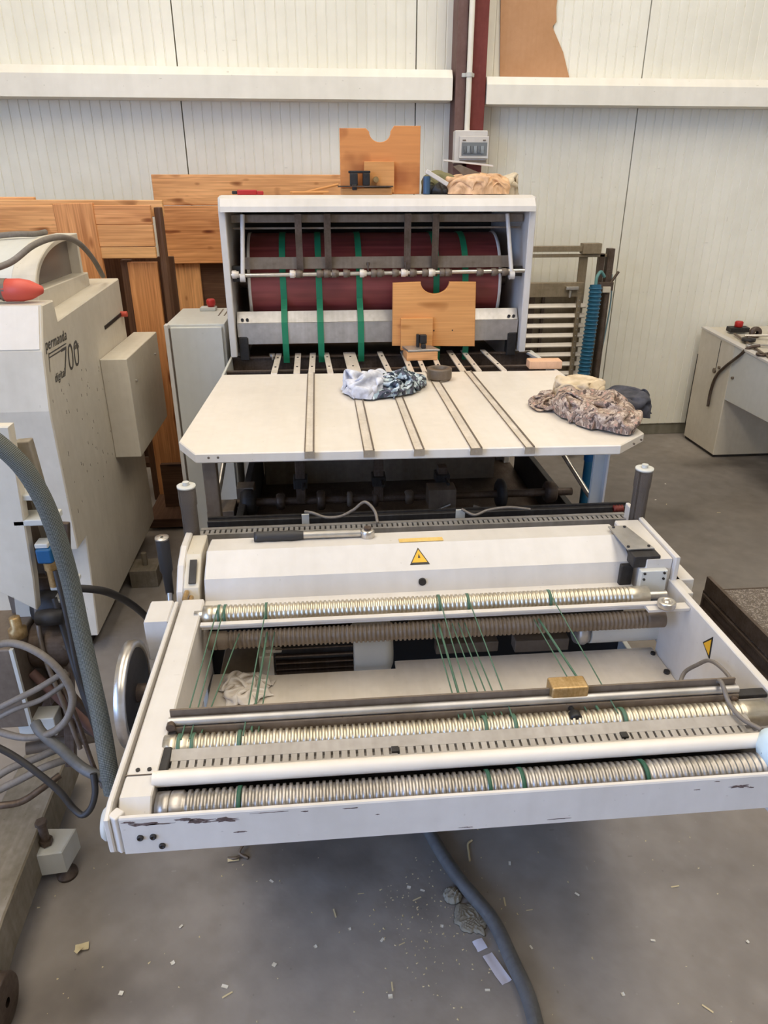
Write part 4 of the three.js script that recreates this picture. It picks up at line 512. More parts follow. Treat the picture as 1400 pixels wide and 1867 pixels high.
// ------------------------------------------------------------------ crumpled cloths: a closed lump with folds
function lump(outline, base, h, s, o = {}) {                     // outline: [x, z] counter-clockwise or not, any star shape
  const cx = outline.reduce((a, p) => a + p[0], 0) / outline.length, cz = outline.reduce((a, p) => a + p[1], 0) / outline.length;
  const pol = outline.map((p) => [Math.atan2(p[1] - cz, p[0] - cx), Math.hypot(p[0] - cx, p[1] - cz)]).sort((a, b) => a[0] - b[0]);
  const R = (t) => { for (let i = 0; i < pol.length; i++) { const a = pol[i], b = pol[(i + 1) % pol.length]; let d = b[0] - a[0]; if (d <= 0) d += 2 * Math.PI; let e = t - a[0]; while (e < 0) e += 2 * Math.PI; while (e >= 2 * Math.PI) e -= 2 * Math.PI; if (e <= d + 1e-6) return mix(a[1], b[1], sm(e / d)); } return pol[0][1]; };
  const na = o.na ?? 150, nr = o.nr ?? 46, pos = [], idx = [], fq = o.fq ?? 26, P2 = 4096;
  const nz = (x, y, k) => vn(x + 1000, y + 1000, P2, P2, s + k);
  const ang = o.ang ?? 0.6, ca = Math.cos(ang), sa = Math.sin(ang);
  const crease = (p) => Math.pow(1 - Math.abs(Math.sin(p * 3.1416)), 0.85);
  const fold = (x, z) => { const u0 = x * ca + z * sa, v0 = -x * sa + z * ca, w1 = nz(x * fq * 0.3, z * fq * 0.3, 1) * 2.6, w2 = nz(x * fq * 0.35, z * fq * 0.35, 2) * 2.6; return 0.52 * crease(u0 * fq * 0.8 + w1) + 0.34 * crease(v0 * fq * 0.9 + w2) * (0.3 + nz(x * fq * 0.5, z * fq * 0.5, 3)) + 0.22 * crease((u0 + v0) * fq * 1.7 + w1 + w2) * nz(x * fq, z * fq, 4) + 0.06 * nz(x * fq * 4, z * fq * 4, 7); };
  const up = (x, z, q) => { const env = Math.pow(Math.max(0, 1 - q * q), 0.5), big = nz(x * 9, z * 9, 9); return base + 0.001 + h * env * (0.16 + 0.46 * big + 0.5 * fold(x, z)); };
  for (let j = 0; j <= nr; j++) for (let i = 0; i < na; i++) {
    const t = i / na * Math.PI * 2 - Math.PI, q = j / nr, rim = 1 + 0.16 * (nz(Math.cos(t) * 4, Math.sin(t) * 4, 20) - 0.5) + 0.10 * (nz(Math.cos(t) * 13, Math.sin(t) * 13, 21) - 0.5);
    let x = cx + Math.cos(t) * R(t) * q * rim, z = cz + Math.sin(t) * R(t) * q * rim; const y = Math.max(base + 0.001, up(x, z, q)) + (j === nr ? -0.0005 : 0.0025 * (1 - Math.pow(q, 8)));
    const sh = 0.35 * (y - base); x += sh * (nz(x * 14, z * 14, 30) - 0.5); z += sh * (nz(x * 14, z * 14, 31) - 0.5); pos.push(x, y, z);
  }
  const top = pos.length / 3; for (let j = 0; j < nr; j++) for (let i = 0; i < na; i++) { const a = j * na + i, b = j * na + (i + 1) % na, c = a + na, d = b + na; idx.push(a, b, c, b, d, c); }
  pos.push(cx, base, cz); for (let i = 0; i < na; i++) idx.push(nr * na + i, nr * na + (i + 1) % na, top);
  const g = new THREE.BufferGeometry(); g.setAttribute('position', new THREE.Float32BufferAttribute(pos, 3)); g.setIndex(idx); g.computeVertexNormals(); return uvBox(g);
}
// a sheet of cloth, crumpled by a small cloth simulation: squeezed into an outline and let fall
function drape(outline, base, s, o = {}) {
  const cx = outline.reduce((a, p) => a + p[0], 0) / outline.length, cz = outline.reduce((a, p) => a + p[1], 0) / outline.length;
  const pol = outline.map((p) => [Math.atan2(p[1] - cz, p[0] - cx), Math.hypot(p[0] - cx, p[1] - cz)]).sort((a, b) => a[0] - b[0]);
  const R = (t) => { for (let i = 0; i < pol.length; i++) { const a = pol[i], b = pol[(i + 1) % pol.length]; let d = b[0] - a[0]; if (d <= 0) d += 2 * Math.PI; let e = t - a[0]; while (e < 0) e += 2 * Math.PI; while (e >= 2 * Math.PI) e -= 2 * Math.PI; if (e <= d + 1e-6) return mix(a[1], b[1], e / d); } return pol[0][1]; };
  const n = o.n ?? 54, h = o.h ?? 0.12, k = o.k ?? 1.7, N = n * n, X = new Float64Array(N * 3), V = new Float64Array(N * 3), W = (x, z, q) => vn(x * q + 500, z * q + 500, 4096, 4096, s);
  const rm = pol.reduce((a, p) => a + p[1], 0) / pol.length, d0 = (rm * 1.8 * k) / n;
  for (let j = 0; j < n; j++) for (let i = 0; i < n; i++) {           // square to disc to outline, with a rumpled height
    const a = 2 * i / (n - 1) - 1, b = 2 * j / (n - 1) - 1, u = a * Math.sqrt(1 - b * b / 2), v = b * Math.sqrt(1 - a * a / 2), t = Math.atan2(v, u), r = Math.hypot(u, v), q = (j * n + i) * 3;
    const rr2 = R(t) * r * 0.95; X[q] = cx + Math.cos(t) * rr2 + (W(a, b, 4) - 0.5) * 0.03; X[q + 2] = cz + Math.sin(t) * rr2 + (W(b, a + 9, 4) - 0.5) * 0.03; X[q + 1] = base + 0.004 + h * (0.25 + 1.1 * W(a + 3, b + 3, 3.2) * (1 - 0.7 * r * r) + 0.25 * W(a, b, 11));
  }
  const rim = []; if (o.hump) for (let j = 0; j < n; j++) for (let i = 0; i < n; i++) if (i === 0 || j === 0 || i === n - 1 || j === n - 1) { const q = (j * n + i) * 3; X[q + 1] = base + 0.003; rim.push([q, X[q], X[q + 1], X[q + 2]]); }
  const cs = []; const link = (i, j, i2, j2, w, f) => { if (i2 >= 0 && i2 < n && j2 < n && j2 >= 0) cs.push([(j * n + i) * 3, (j2 * n + i2) * 3, d0 * f, w]); };
  for (let j = 0; j < n; j++) for (let i = 0; i < n; i++) { link(i, j, i + 1, j, 1, 1); link(i, j, i, j + 1, 1, 1); link(i, j, i + 1, j + 1, 0.6, 1.4142); link(i, j, i - 1, j + 1, 0.6, 1.4142); link(i, j, i + 2, j, 0.12, 2); link(i, j, i, j + 2, 0.12, 2); link(i, j, i + 4, j, 0.03, 4); link(i, j, i, j + 4, 0.03, 4); }
  for (let st = 0; st < (o.steps ?? 130); st++) {
    const P0 = X.slice();
    for (let q = 0; q < N; q++) { const b = q * 3; V[b + 1] -= 9.8 * 0.006 * 0.6; for (let c = 0; c < 3; c++) { V[b + c] *= 0.93; X[b + c] += V[b + c] * 0.006; } }
    for (let it = 0; it < 7; it++) {
      for (const [a, b, L0, w] of cs) { const dx = X[b] - X[a], dy = X[b + 1] - X[a + 1], dz = X[b + 2] - X[a + 2], l = Math.hypot(dx, dy, dz) + 1e-9, f = 0.5 * w * (l - L0) / l * 0.9; X[a] += dx * f; X[a + 1] += dy * f; X[a + 2] += dz * f; X[b] -= dx * f; X[b + 1] -= dy * f; X[b + 2] -= dz * f; }
      for (let q = 0; q < N; q++) { const b = q * 3, dx = X[b] - cx, dz = X[b + 2] - cz, r = Math.hypot(dx, dz), lim = R(Math.atan2(dz, dx)); if (r > lim) { X[b] = cx + dx * lim / r; X[b + 2] = cz + dz * lim / r; } const lo = base + 0.002 + (o.hump ? o.hump * Math.sqrt(Math.max(0, 1 - (r * r) / (lim * lim))) : 0); if (X[b + 1] < lo) X[b + 1] = lo; if (X[b + 1] > base + h * 1.25) X[b + 1] = base + h * 1.25; }
      for (const [q, x, y, z] of rim) { X[q] = x; X[q + 1] = y; X[q + 2] = z; }
    }
    for (let q = 0; q < N * 3; q++) V[q] = (X[q] - P0[q]) / 0.006;
    for (let q = 0; q < N; q++) if (X[q * 3 + 1] < base + 0.003) { V[q * 3] *= 0.3; V[q * 3 + 2] *= 0.3; }
  }
  const idx = []; for (let j = 0; j < n - 1; j++) for (let i = 0; i < n - 1; i++) { const a = j * n + i; idx.push(a, a + n, a + 1, a + 1, a + n, a + n + 1); }
  for (let t = 0; t < 2; t++) { const Y = X.slice(); for (let j = 1; j < n - 1; j++) for (let i = 1; i < n - 1; i++) for (let c = 0; c < 3; c++) { const q = (j * n + i) * 3 + c; X[q] = 0.5 * Y[q] + 0.125 * (Y[q - 3] + Y[q + 3] + Y[q - n * 3] + Y[q + n * 3]); } }
  const g = new THREE.BufferGeometry(), uv = []; for (let j = 0; j < n; j++) for (let i = 0; i < n; i++) uv.push(i * d0, j * d0);
  g.setAttribute('position', new THREE.Float32BufferAttribute(X, 3)); g.setAttribute('uv', new THREE.Float32BufferAttribute(uv, 2)); g.setIndex(idx); g.computeVertexNormals(); return g;
}
const cloth = (name, label, cat, outline, base, s, mat, o) => { mat.side = THREE.DoubleSide; return solo(name, label, cat, drape(outline, base, s, o), mat); };
const lumpOf = (name, label, cat, outline, base, h, s, mat, o) => solo(name, label, cat, lump(outline, base, h, s, o), mat);

// ------------------------------------------------------------------ things on top of the feeder
const notched = (x0, x1, y0, y1, cx, r, drop, tilt = 0) => { const s = new THREE.Shape(); s.moveTo(x0, y0); s.lineTo(x1, y0); s.lineTo(x1, y1 + tilt); s.lineTo(cx + r + drop, y1 + tilt); s.lineTo(cx + r, y1 - 0.01); for (let i = 0; i <= 16; i++) { const a = -i / 16 * Math.PI; s.lineTo(cx + r * Math.cos(a), y1 - 0.012 + r * 0.85 * Math.sin(a)); } s.lineTo(cx - r - drop, y1); s.lineTo(x0, y1); s.closePath(); return s; };
{
  const t = thing('notched_board', 'stained orange plywood board with a scooped top edge standing on the feeder hood', 'board', [0.257, 1.613, -3.12]);
  part(t, 'board', exXY(notched(0.10, 0.416, 1.615, 1.848, 0.257, 0.042, 0.013, 0.009), -3.135, -3.118, 0.0015), m_ply2); part(t, 'backing_block', L(0.193, 0.312, 1.62, 1.732, -3.118, -3.10, 0.002), m_ply);
  part(t, 'base_shelf', L(0.10, 0.298, 1.613, 1.638, -3.118, -3.04), m_ply); part(t, 'metal_blade', L(0.088, 0.30, 1.641, 1.646, -3.11, -3.02, 0), m_gun);
  part(t, 'clamp', [L(0.135, 0.165, 1.646, 1.69, -3.09, -3.05), L(0.185, 0.212, 1.646, 1.69, -3.09, -3.05), L(0.13, 0.215, 1.69, 1.699, -3.09, -3.06), L(0.142, 0.16, 1.63, 1.65, -3.05, -3.03)], m_dark); part(t, 'screw', C(0.011, 0.016, 0.238, 1.668, -3.09, 'z', 14), m_brass);
  const k = thing('utility_knife', 'red handled utility knife lying at the left end of the feeder hood', 'knife', [-0.255, 1.613, -3.03]); part(k, 'handle', [L(-0.30, -0.225, 1.613, 1.632, -3.05, -3.03, 0.004), L(-0.225, -0.2, 1.613, 1.628, -3.048, -3.032, 0.004)], m_red); part(k, 'blade_slot', L(-0.32, -0.30, 1.616, 1.628, -3.046, -3.034), m_dark);
  for (const [i, a] of [[[-0.09, 1.621, -3.02], [0.05, 1.623, -3.05]], [[-0.04, 1.622, -3.06], [0.09, 1.65, -3.11]], [[-0.10, 1.622, -3.08], [0.03, 1.62, -3.1]]].entries()) solo('wood_stick', ['thin pale wood stick lying in front on the feeder hood', 'thin wood stick propped up against the stained notched board', 'thin wood stick lying behind the other two sticks'][i], 'stick', bar(a[0], a[1], 0.005, 5), m_ply);
  solo('blue_can', 'narrow dark blue can standing right beside the stained notched board', 'can', lathe([[0.001, 0], [0.014, 0], [0.0145, 0.003], [0.0145, 0.062], [0.013, 0.066], [0.001, 0.067]], 0.439, 1.614, -3.08), M({ color: col(52, 82, 112), roughness: 0.4 }));
  solo('white_stick', 'flat whitewashed wood strip leaning over the blue can', 'stick', B(0.10, 0.016, 0.012, 0.478, 1.674, -3.07, 0, 0, -0.5), m_white);
  solo('dark_scraper', 'dark flat scraper blade slanting over the tan paper bag', 'scraper', [exXY([[0.545, 1.715], [0.57, 1.722], [0.655, 1.692], [0.665, 1.672], [0.625, 1.655]], -3.10, -3.095, 0.0005)], m_brown);
  solo('white_strip', 'thin white plastic strip lying across the dark scraper', 'strip', B(0.20, 0.006, 0.02, 0.61, 1.728, -3.12, 0, 0, -0.1), m_table);
  solo('dark_pouch', 'small black pouch behind the whitewashed strip on the feeder', 'pouch', lump([[0.46, -3.14], [0.53, -3.14], [0.53, -3.08], [0.46, -3.08]], 1.614, 0.055, 71, { na: 60, nr: 16 }), m_black);
  cloth('olive_cloth', 'small olive green cloth squeezed in behind the blue can', 'cloth', [[0.44, -3.22], [0.56, -3.22], [0.57, -3.13], [0.45, -3.13]], 1.612, 73, m_olive, { h: 0.13, hump: 0.085, k: 2.0, n: 36, steps: 60 });
  cloth('tan_paper_bag', 'crumpled tan paper bag at the right end of the feeder hood', 'bag', [[0.52, -3.20], [0.62, -3.23], [0.74, -3.20], [0.79, -3.12], [0.72, -3.05], [0.58, -3.04], [0.525, -3.08]], 1.613, 77, m_tan, { h: 0.12, hump: 0.08, k: 1.8, n: 54, steps: 80 });
  cloth('plastic_film', 'crumpled cloudy plastic film behind the tan paper bag', 'plastic film', [[0.68, -3.33], [0.82, -3.34], [0.85, -3.24], [0.80, -3.16], [0.7, -3.22]], 1.608, 79, m_film, { h: 0.12, hump: 0.075, k: 1.9, n: 44, steps: 70 });
}
// ------------------------------------------------------------------ things on the feed table
{
  const t = thing('notched_board', 'clean plywood board with a half round notch standing against the drum plate', 'board', [0.463, 1.006, -2.96]);
  part(t, 'board', exXY((() => { const s = new THREE.Shape(); s.moveTo(0.292, 1.045); s.lineTo(0.637, 1.037); s.lineTo(0.629, 1.294); s.lineTo(0.524, 1.296); for (let i = 0; i <= 20; i++) { const a = -i / 20 * Math.PI; s.lineTo(0.463 + 0.058 * Math.cos(a), 1.297 + 0.047 * Math.sin(a)); } s.lineTo(0.293, 1.294); s.closePath(); return s; })(), -2.962, -2.944, 0.002), m_ply);
  part(t, 'backing_block', L(0.325, 0.456, 1.03, 1.158, -2.944, -2.925, 0.002), m_ply); const sh = part(t, 'base_shelf', exXZ([[0.336, -2.944], [0.462, -2.944], [0.466, -2.845], [0.34, -2.835]], 1.006, 1.04, 0.002), m_pallets[0]); part(sh, 'metal_plate', exXZ([[0.33, -2.93], [0.448, -2.93], [0.474, -2.845], [0.345, -2.835]], 1.041, 1.049, 0.001), m_alu);
  part(t, 'clamp', [L(0.385, 0.398, 1.049, 1.10, -2.91, -2.89), L(0.398, 0.425, 1.065, 1.10, -2.90, -2.875), L(0.402, 0.42, 1.049, 1.066, -2.885, -2.86)], m_dark); parts(t, 'nail', [C(0.003, 0.003, 0.463, 1.105, -2.9435, 'z', 8), C(0.003, 0.003, 0.54, 1.105, -2.9435, 'z', 8)], m_dark);
  solo('tape_roll', 'grimy grey roll of tape lying beside the patterned cloth on the feed table', 'tape roll', lathe([[0.026, 0], [0.044, 0], [0.0455, 0.004], [0.0455, 0.033], [0.044, 0.037], [0.026, 0.037], [0.026, 0]], 0.426, 1.007, -2.55, 'y', 34), m_gun2);
  cloth('white_cloth', 'crumpled whitish cloth on the left beside the patterned cloth', 'cloth', [[0.08, -2.36], [0.09, -2.30], [0.15, -2.285], [0.21, -2.37], [0.235, -2.5], [0.19, -2.56], [0.15, -2.50]], 1.004, 83, m_cloth, { h: 0.11, hump: 0.035, k: 2.0, n: 50, steps: 80 });
  cloth('patterned_cloth', 'crumpled grey and navy patterned cloth between the white cloth and the tape roll', 'cloth', [[0.145, -2.28], [0.215, -2.295], [0.31, -2.37], [0.355, -2.42], [0.36, -2.52], [0.30, -2.55], [0.235, -2.48], [0.2, -2.38]], 1.004, 89, m_clothpat, { h: 0.085, hump: 0.03, k: 1.9, n: 50, steps: 80 });
  solo('wood_block', 'small pinkish wood block lying at the rear right corner of the feed table', 'block', P(0.128, 0.032, 0.06, 0.862, 1.0165, -2.70, 0, -0.05), m_pink);
  cloth('patterned_rag', 'large crumpled brown patterned rag at the front of the rag heap', 'rag', [[0.715, -2.06], [0.745, -1.97], [0.80, -1.88], [0.87, -1.85], [0.91, -1.90], [0.915, -2.05], [0.90, -2.16], [0.83, -2.22], [0.755, -2.20]], 1.003, 97, m_ragbrown, { h: 0.14, hump: 0.05, k: 2.0, n: 66, steps: 100 });
  cloth('patterned_rag', 'small dark brown patterned rag sticking out left of the rag heap', 'rag', [[0.655, -2.17], [0.665, -2.10], [0.72, -2.10], [0.77, -2.16], [0.79, -2.28], [0.74, -2.31], [0.70, -2.23]], 1.003, 103, m_ragbrown, { h: 0.085, k: 1.9, n: 44 });
  cloth('tan_rag', 'pale tan rag lying at the back of the rag heap', 'rag', [[0.77, -2.28], [0.80, -2.2], [0.88, -2.18], [0.93, -2.24], [0.92, -2.33], [0.84, -2.37]], 1.003, 107, m_ragtan, { h: 0.12, hump: 0.06, k: 1.9, n: 44 });
  cloth('dark_rag', 'charcoal rag hanging on the right side of the rag heap', 'rag', [[0.905, -2.20], [0.96, -2.23], [1.01, -2.18], [1.005, -2.08], [0.985, -2.01], [0.93, -2.01], [0.895, -2.08]], 1.003, 109, m_ragdark, { h: 0.13, hump: 0.055, k: 1.8, n: 44 });
}
// ------------------------------------------------------------------ things on the folding unit
{
  const w = thing('torque_wrench', 'long torque wrench with a ribbed black grip lying behind the white hood', 'wrench', [-0.03, 0.856, -1.575]);
  const y = 0.868; part(w, 'grip', lathe([[0.001, -0.061], [0.012, -0.06], [0.014, -0.05], [0.0125, -0.03], [0.014, -0.01], [0.0125, 0.01], [0.014, 0.03], [0.0115, 0.05], [0.010, 0.06]], -0.12, y, -1.578, 'x', 20), m_cabdark, 'black grip'); part(w, 'shaft', C(0.0095, 0.14, 0.01, y, -1.578, 'x', 18), m_steel);
  const h = part(w, 'head', [lathe([[0.001, 0], [0.016, 0], [0.0175, 0.004], [0.0175, 0.018], [0.014, 0.022], [0.001, 0.022]], 0.097, y - 0.012, -1.576)], m_steel); part(h, 'square_drive', [C(0.009, 0.006, 0.097, y + 0.013, -1.576), C(0.008, 0.03, 0.075, y, -1.578, 'x')], m_gun);
  solo('sensor_cable', 'thin grey cable looping over the black bar behind the wrench', 'cable', T([[-0.06, 0.846, -1.765], [-0.039, 0.848, -1.75], [-0.005, 0.836, -1.745], [0.034, 0.837, -1.745], [0.07, 0.855, -1.745], [0.101, 0.879, -1.74], [0.125, 0.862, -1.72], [0.131, 0.84, -1.69]], 0.0042, 8), m_cable);
  solo('sensor_cable', 'thin grey cable lying flat along the black bar right of the clip', 'cable', T([[0.37, 0.836, -1.765], [0.40, 0.829, -1.74], [0.44, 0.835, -1.755], [0.50, 0.839, -1.76], [0.56, 0.833, -1.755]], 0.0038, 8), m_cable);
  solo('sensor_cable', 'grey cable looping up from the right rail and over the grooved roller', 'cable', T([[0.783, 0.742, -1.05], [0.778, 0.765, -1.065], [0.77, 0.776, -1.095], [0.763, 0.77, -1.13], [0.752, 0.745, -1.15], [0.738, 0.715, -1.165], [0.724, 0.70, -1.15], [0.713, 0.74, -1.09], [0.706, 0.80, -1.02], [0.70, 0.83, -0.99], [0.70, 0.812, -0.955], [0.705, 0.806, -0.92], [0.72, 0.81, -0.885]], 0.0042, 8, 110), m_cable);
  cloth('cellophane_scrap', 'crumpled clear wrapping scrap lying in the tray near the left cords', 'wrapping', [[-0.245, -1.30], [-0.16, -1.29], [-0.15, -1.36], [-0.24, -1.37]], 0.601, 113, M({ color: col(226, 216, 204), roughness: 0.25 }), { h: 0.035, hump: 0.01, k: 2.0, n: 40 });
}
// ------------------------------------------------------------------ hoses and cables at the left
const wire = (name, label, cat, pts, r, mat, n = 8) => solo(name, label, cat, T(pts, r, n), mat);
wire('braided_hose', 'thick grey braided hose hanging down in front of the machine stand', 'hose', [[-0.676, 1.2, -1.42], [-0.65, 1.174, -1.42], [-0.617, 1.128, -1.42], [-0.592, 1.06, -1.42], [-0.577, 0.963, -1.42], [-0.57, 0.855, -1.42], [-0.562, 0.753, -1.4], [-0.545, 0.646, -1.36], [-0.52, 0.555, -1.3], [-0.5, 0.483, -1.24], [-0.494, 0.43, -1.22]], 0.0195, m_braid, 14);
wire('looped_cable', 'grey cable hanging in a wide open loop left of the braided hose', 'cable', [[-0.756, 0.72, -1.38], [-0.708, 0.728, -1.38], [-0.645, 0.712, -1.36], [-0.604, 0.665, -1.35], [-0.586, 0.604, -1.34], [-0.604, 0.551, -1.33], [-0.644, 0.514, -1.33], [-0.706, 0.494, -1.34], [-0.773, 0.498, -1.36], [-0.816, 0.508, -1.38]], 0.0085, m_cable);
wire('straight_cable', 'upper of two grey cables crossing inside the wide cable loop', 'cable', [[-0.785, 0.555, -1.36], [-0.718, 0.589, -1.36], [-0.669, 0.609, -1.37], [-0.61, 0.637, -1.39]], 0.0075, m_cable);
wire('straight_cable', 'lower of two grey cables crossing inside the wide cable loop', 'cable', [[-0.791, 0.527, -1.36], [-0.723, 0.563, -1.36], [-0.669, 0.577, -1.37], [-0.605, 0.612, -1.39]], 0.0065, m_cable);
wire('black_cable', 'black cable drooping in a hook below the braided hose', 'cable', [[-0.757, 0.537, -1.28], [-0.718, 0.502, -1.28], [-0.666, 0.451, -1.27], [-0.624, 0.4, -1.26], [-0.599, 0.358, -1.25], [-0.579, 0.348, -1.24], [-0.559, 0.365, -1.24], [-0.545, 0.403, -1.25], [-0.548, 0.441, -1.27]], 0.0075, m_cabdark);
wire('grey_hose', 'short thick grey hose running under the cable loop to the front rail', 'hose', [[-0.69, 0.518, -1.36], [-0.673, 0.508, -1.34], [-0.63, 0.474, -1.32], [-0.582, 0.431, -1.3], [-0.542, 0.423, -1.28], [-0.5, 0.433, -1.255]], 0.0125, m_floorhose, 12);
wire('bundled_cable', 'topmost of three dusty cables bunched at the lower left edge', 'cable', [[-0.806, 0.389, -1.32], [-0.76, 0.407, -1.34], [-0.717, 0.41, -1.36], [-0.66, 0.415, -1.39]], 0.009, m_cable);
wire('bundled_cable', 'middle of three dusty cables bunched at the lower left edge', 'cable', [[-0.799, 0.37, -1.3], [-0.744, 0.385, -1.32], [-0.685, 0.403, -1.34], [-0.645, 0.403, -1.36]], 0.009, m_cable);
wire('bundled_cable', 'lowest and darkest of three dusty cables bunched at the lower left edge', 'cable', [[-0.774, 0.372, -1.26], [-0.721, 0.37, -1.27], [-0.68, 0.385, -1.29], [-0.645, 0.395, -1.32]], 0.008, m_gun);
wire('power_cable', 'dark cable running from the braided hose back along the floor', 'cable', [[-0.69, 0.679, -1.7], [-0.632, 0.639, -1.75], [-0.611, 0.552, -1.85], [-0.599, 0.42, -1.98], [-0.585, 0.2, -2.15], [-0.57, 0.012, -2.3]], 0.011, m_cabdark);
wire('top_cable', 'grey cable arching over the arched cover of the beige machine', 'cable', [[-1.051, 1.4, -2.5], [-0.998, 1.42, -2.55], [-0.945, 1.465, -2.62], [-0.91, 1.482, -2.75], [-0.902, 1.455, -2.95], [-0.905, 1.38, -3.13], [-0.915, 1.296, -3.27]], 0.0105, m_cable);
wire('top_cable', 'grey cable lying across the top left of the arched cover', 'cable', [[-1.26, 1.462, -3.0], [-1.2, 1.474, -3.0], [-1.14, 1.478, -3.03], [-1.09, 1.476, -3.07], [-1.065, 1.48, -3.12]], 0.0105, m_cable);
wire('thin_hose', 'dark thin hose running down right beside the stand upright', 'hose', [[-0.697, 0.898, -1.62], [-0.693, 0.788, -1.6], [-0.688, 0.673, -1.58], [-0.675, 0.554, -1.50], [-0.63, 0.444, -1.44], [-0.6, 0.343, -1.4], [-0.575, 0.298, -1.37]], 0.006, m_gun);
wire('thin_hose', 'black thin hose running down behind the braided hose', 'hose', [[-0.655, 0.756, -1.52], [-0.635, 0.637, -1.49], [-0.61, 0.547, -1.45], [-0.575, 0.435, -1.40], [-0.55, 0.336, -1.36]], 0.007, m_cabdark);
wire('thin_hose', 'brown thin hose hanging farthest left beside the stand upright', 'hose', [[-0.72, 0.88, -1.58], [-0.715, 0.76, -1.56], [-0.70, 0.62, -1.5], [-0.665, 0.5, -1.46], [-0.63, 0.38, -1.42]], 0.006, m_gun2);
wire('thin_hose', 'black thin hose hanging close left of the braided hose', 'hose', [[-0.63, 0.84, -1.50], [-0.615, 0.72, -1.47], [-0.60, 0.6, -1.43], [-0.565, 0.48, -1.38], [-0.545, 0.40, -1.33]], 0.0065, m_cabdark);
// ------------------------------------------------------------------ on the floor
wire('floor_hose', 'thick grey hose curving along the floor from under the folding unit', 'hose', [[0.17, 0.026, -1.75], [0.20, 0.026, -1.62], [0.228, 0.026, -1.515], [0.257, 0.026, -1.388], [0.306, 0.026, -1.256], [0.341, 0.026, -1.19], [0.367, 0.026, -1.136], [0.389, 0.026, -1.033], [0.403, 0.026, -0.958], [0.404, 0.026, -0.893], [0.399, 0.026, -0.827], [0.38, 0.026, -0.7]].map((p) => [p[0], 0.018, p[2]]), 0.0175, m_floorhose, 16);
const flake = (w, d, x, z, ry, h = 0.004, lift = 0.002) => { const g = new THREE.PlaneGeometry(w, d, 4, 3), p = g.attributes.position; g.rotateX(-Math.PI / 2); for (let i = 0; i < p.count; i++) p.setY(i, Math.abs(vn(p.getX(i) * 70 + x * 50, p.getZ(i) * 70 + z * 50, 4096, 4096, 3)) * h); g.computeVertexNormals(); return place(uvBox(g), x, lift, z, 0, ry); };
solo('paper_label', 'larger white paper strip lying on the floor against the grey hose', 'paper', flake(0.027, 0.075, 0.352, -1.03, 0.42, 0.006), M({ color: col(214, 212, 226), roughness: 0.9, side: THREE.DoubleSide }));
solo('paper_label', 'small white paper square on the floor above the larger strip', 'paper', flake(0.026, 0.028, 0.324, -1.088, 0.3, 0.006), M({ color: col(214, 214, 230), roughness: 0.9, side: THREE.DoubleSide }));
lumpOf('dust_clump', 'rounded grey clump of fluff on the floor left of the hose', 'dust', [[0.262, -1.235], [0.285, -1.245], [0.30, -1.235], [0.30, -1.205], [0.275, -1.2]], 0, 0.022, 127, M({ color: col(142, 134, 118), roughness: 1 }), { fq: 150, na: 90, nr: 26 });
lumpOf('dust_clump', 'long grey strand of fluff on the floor along the hose', 'dust', [[0.298, -1.205], [0.312, -1.20], [0.345, -1.13], [0.342, -1.11], [0.325, -1.12]], 0, 0.014, 131, M({ color: col(142, 134, 118), roughness: 1 }), { fq: 150, na: 90, nr: 26 });
solo('yellow_chip', 'crumpled yellow paper chip alone on the floor at the lower left', 'paper', [flake(0.03, 0.018, -0.617, -1.164, 0.2, 0.012), flake(0.018, 0.012, -0.622, -1.157, 0.9, 0.01, 0.004)], m_straw);
const tw = thing('string_scrap', 'dark tangle of string on the floor below the front beam', 'string', [-0.265, 0, -1.39]); part(tw, 'tangle', T([[-0.30, 0.004, -1.385], [-0.28, 0.008, -1.38], [-0.26, 0.005, -1.39], [-0.245, 0.004, -1.38], [-0.27, 0.01, -1.395], [-0.255, 0.02, -1.42], [-0.25, 0.012, -1.45]], 0.004, 6), m_gun2); part(tw, 'flat_end', flake(0.03, 0.012, -0.285, -1.38, 0.1, 0.006), m_straw);
solo('bent_straw', 'bent pale straw lying right of the hose under the front beam', 'straw', T([[0.365, 0.004, -1.385], [0.352, 0.004, -1.375], [0.348, 0.004, -1.345], [0.346, 0.004, -1.32]], 0.003, 5), m_straw);
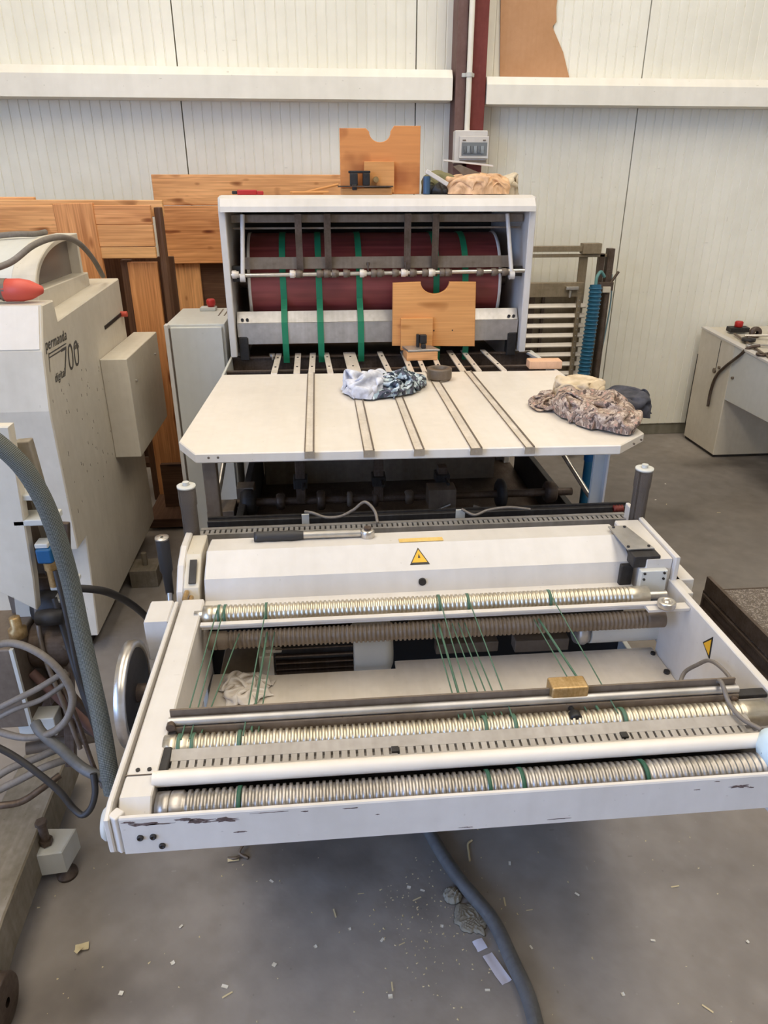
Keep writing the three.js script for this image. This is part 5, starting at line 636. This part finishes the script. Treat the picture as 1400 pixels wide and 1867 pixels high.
{
  const protos = [flake(0.012, 0.006, 0, 0, 0, 0.006), flake(0.02, 0.0032, 0, 0, 0, 0.005), flake(0.008, 0.008, 0, 0, 0, 0.007)], first = [];
  const spots = [[-0.27, -1.045], [-0.262, -1.026], [-0.397, -1.11], [-0.18, -1.306], [-0.018, -1.202], [-0.066, -1.12], [0.094, -1.123], [0.14, -1.109], [0.017, -1.157], [0.451, -1.305], [0.411, -1.196], [0.242, -1.145], [0.32, -0.985], [0.107, -1.012], [0.101, -0.99], [0.445, -1.074], [0.794, -0.904], [0.965, -1.042], [0.741, -1.065], [0.467, -1.168], [-0.161, -1.085], [-0.393, -1.2], [0.191, -1.223], [0.174, -1.256], [0.208, -1.245], [0.05, -1.25], [-0.5, -1.05], [0.6, -1.2], [0.86, -1.2], [0.62, -0.95], [1.883, -3.605], [1.918, -3.54], [2.046, -3.831], [1.846, -3.788], [2.156, -3.407], [1.3, -3.0], [1.6, -2.9], [1.2, -2.6]];
  spots.forEach(([x, z], i) => { const k = i % 3; let o; if (!first[k]) { o = first[k] = new THREE.Mesh(protos[k], k === 1 ? m_straw : m_paper); o.castShadow = o.receiveShadow = true; } else o = first[k].clone();
    o.name = numbered('paper_scrap'); o.userData = { label: z < -2 ? 'tiny pale paper scrap on the dark floor behind the right side of the machine' : k === 1 ? 'tiny narrow straw coloured paper sliver on the floor in front of the machine' : k ? 'tiny square pale paper scrap on the floor in front of the machine' : 'tiny oblong pale paper scrap on the floor in front of the machine', category: 'paper scrap', group: z < -2 ? 'scraps behind the machine' : k === 1 ? 'straw slivers in front' : k ? 'square scraps in front' : 'oblong scraps in front' }; o.position.set(x, 0, z); o.rotation.y = rr(0, 6.3); const s = rr(0.8, 1.25); o.scale.set(s, 1, s); scene.add(o); });
  const n = 280, im = new THREE.InstancedMesh(new THREE.TetrahedronGeometry(0.0026), m_straw, n), q = new THREE.Matrix4();
  for (let i = 0; i < n; i++) { const near = rnd() < 0.55, x = near ? 0.22 + (rnd() + rnd() - 1) * 0.22 : rr(-0.8, 1.2), z = near ? -1.16 + (rnd() + rnd() - 1) * 0.24 : rr(-1.5, -0.7), s = rr(0.3, 1.1); q.makeRotationY(rr(0, 6)).scale(new THREE.Vector3(s * rr(1, 2.4), s * 0.5, s)).setPosition(x, 0.001, z); im.setMatrixAt(i, q); }
  im.name = 'floor_crumbs'; im.castShadow = im.receiveShadow = true; im.userData = { label: 'fine pale crumbs and dust scattered over the floor around the hose', category: 'crumbs', kind: 'stuff' }; scene.add(im);
}
renderer.render(scene, camera);
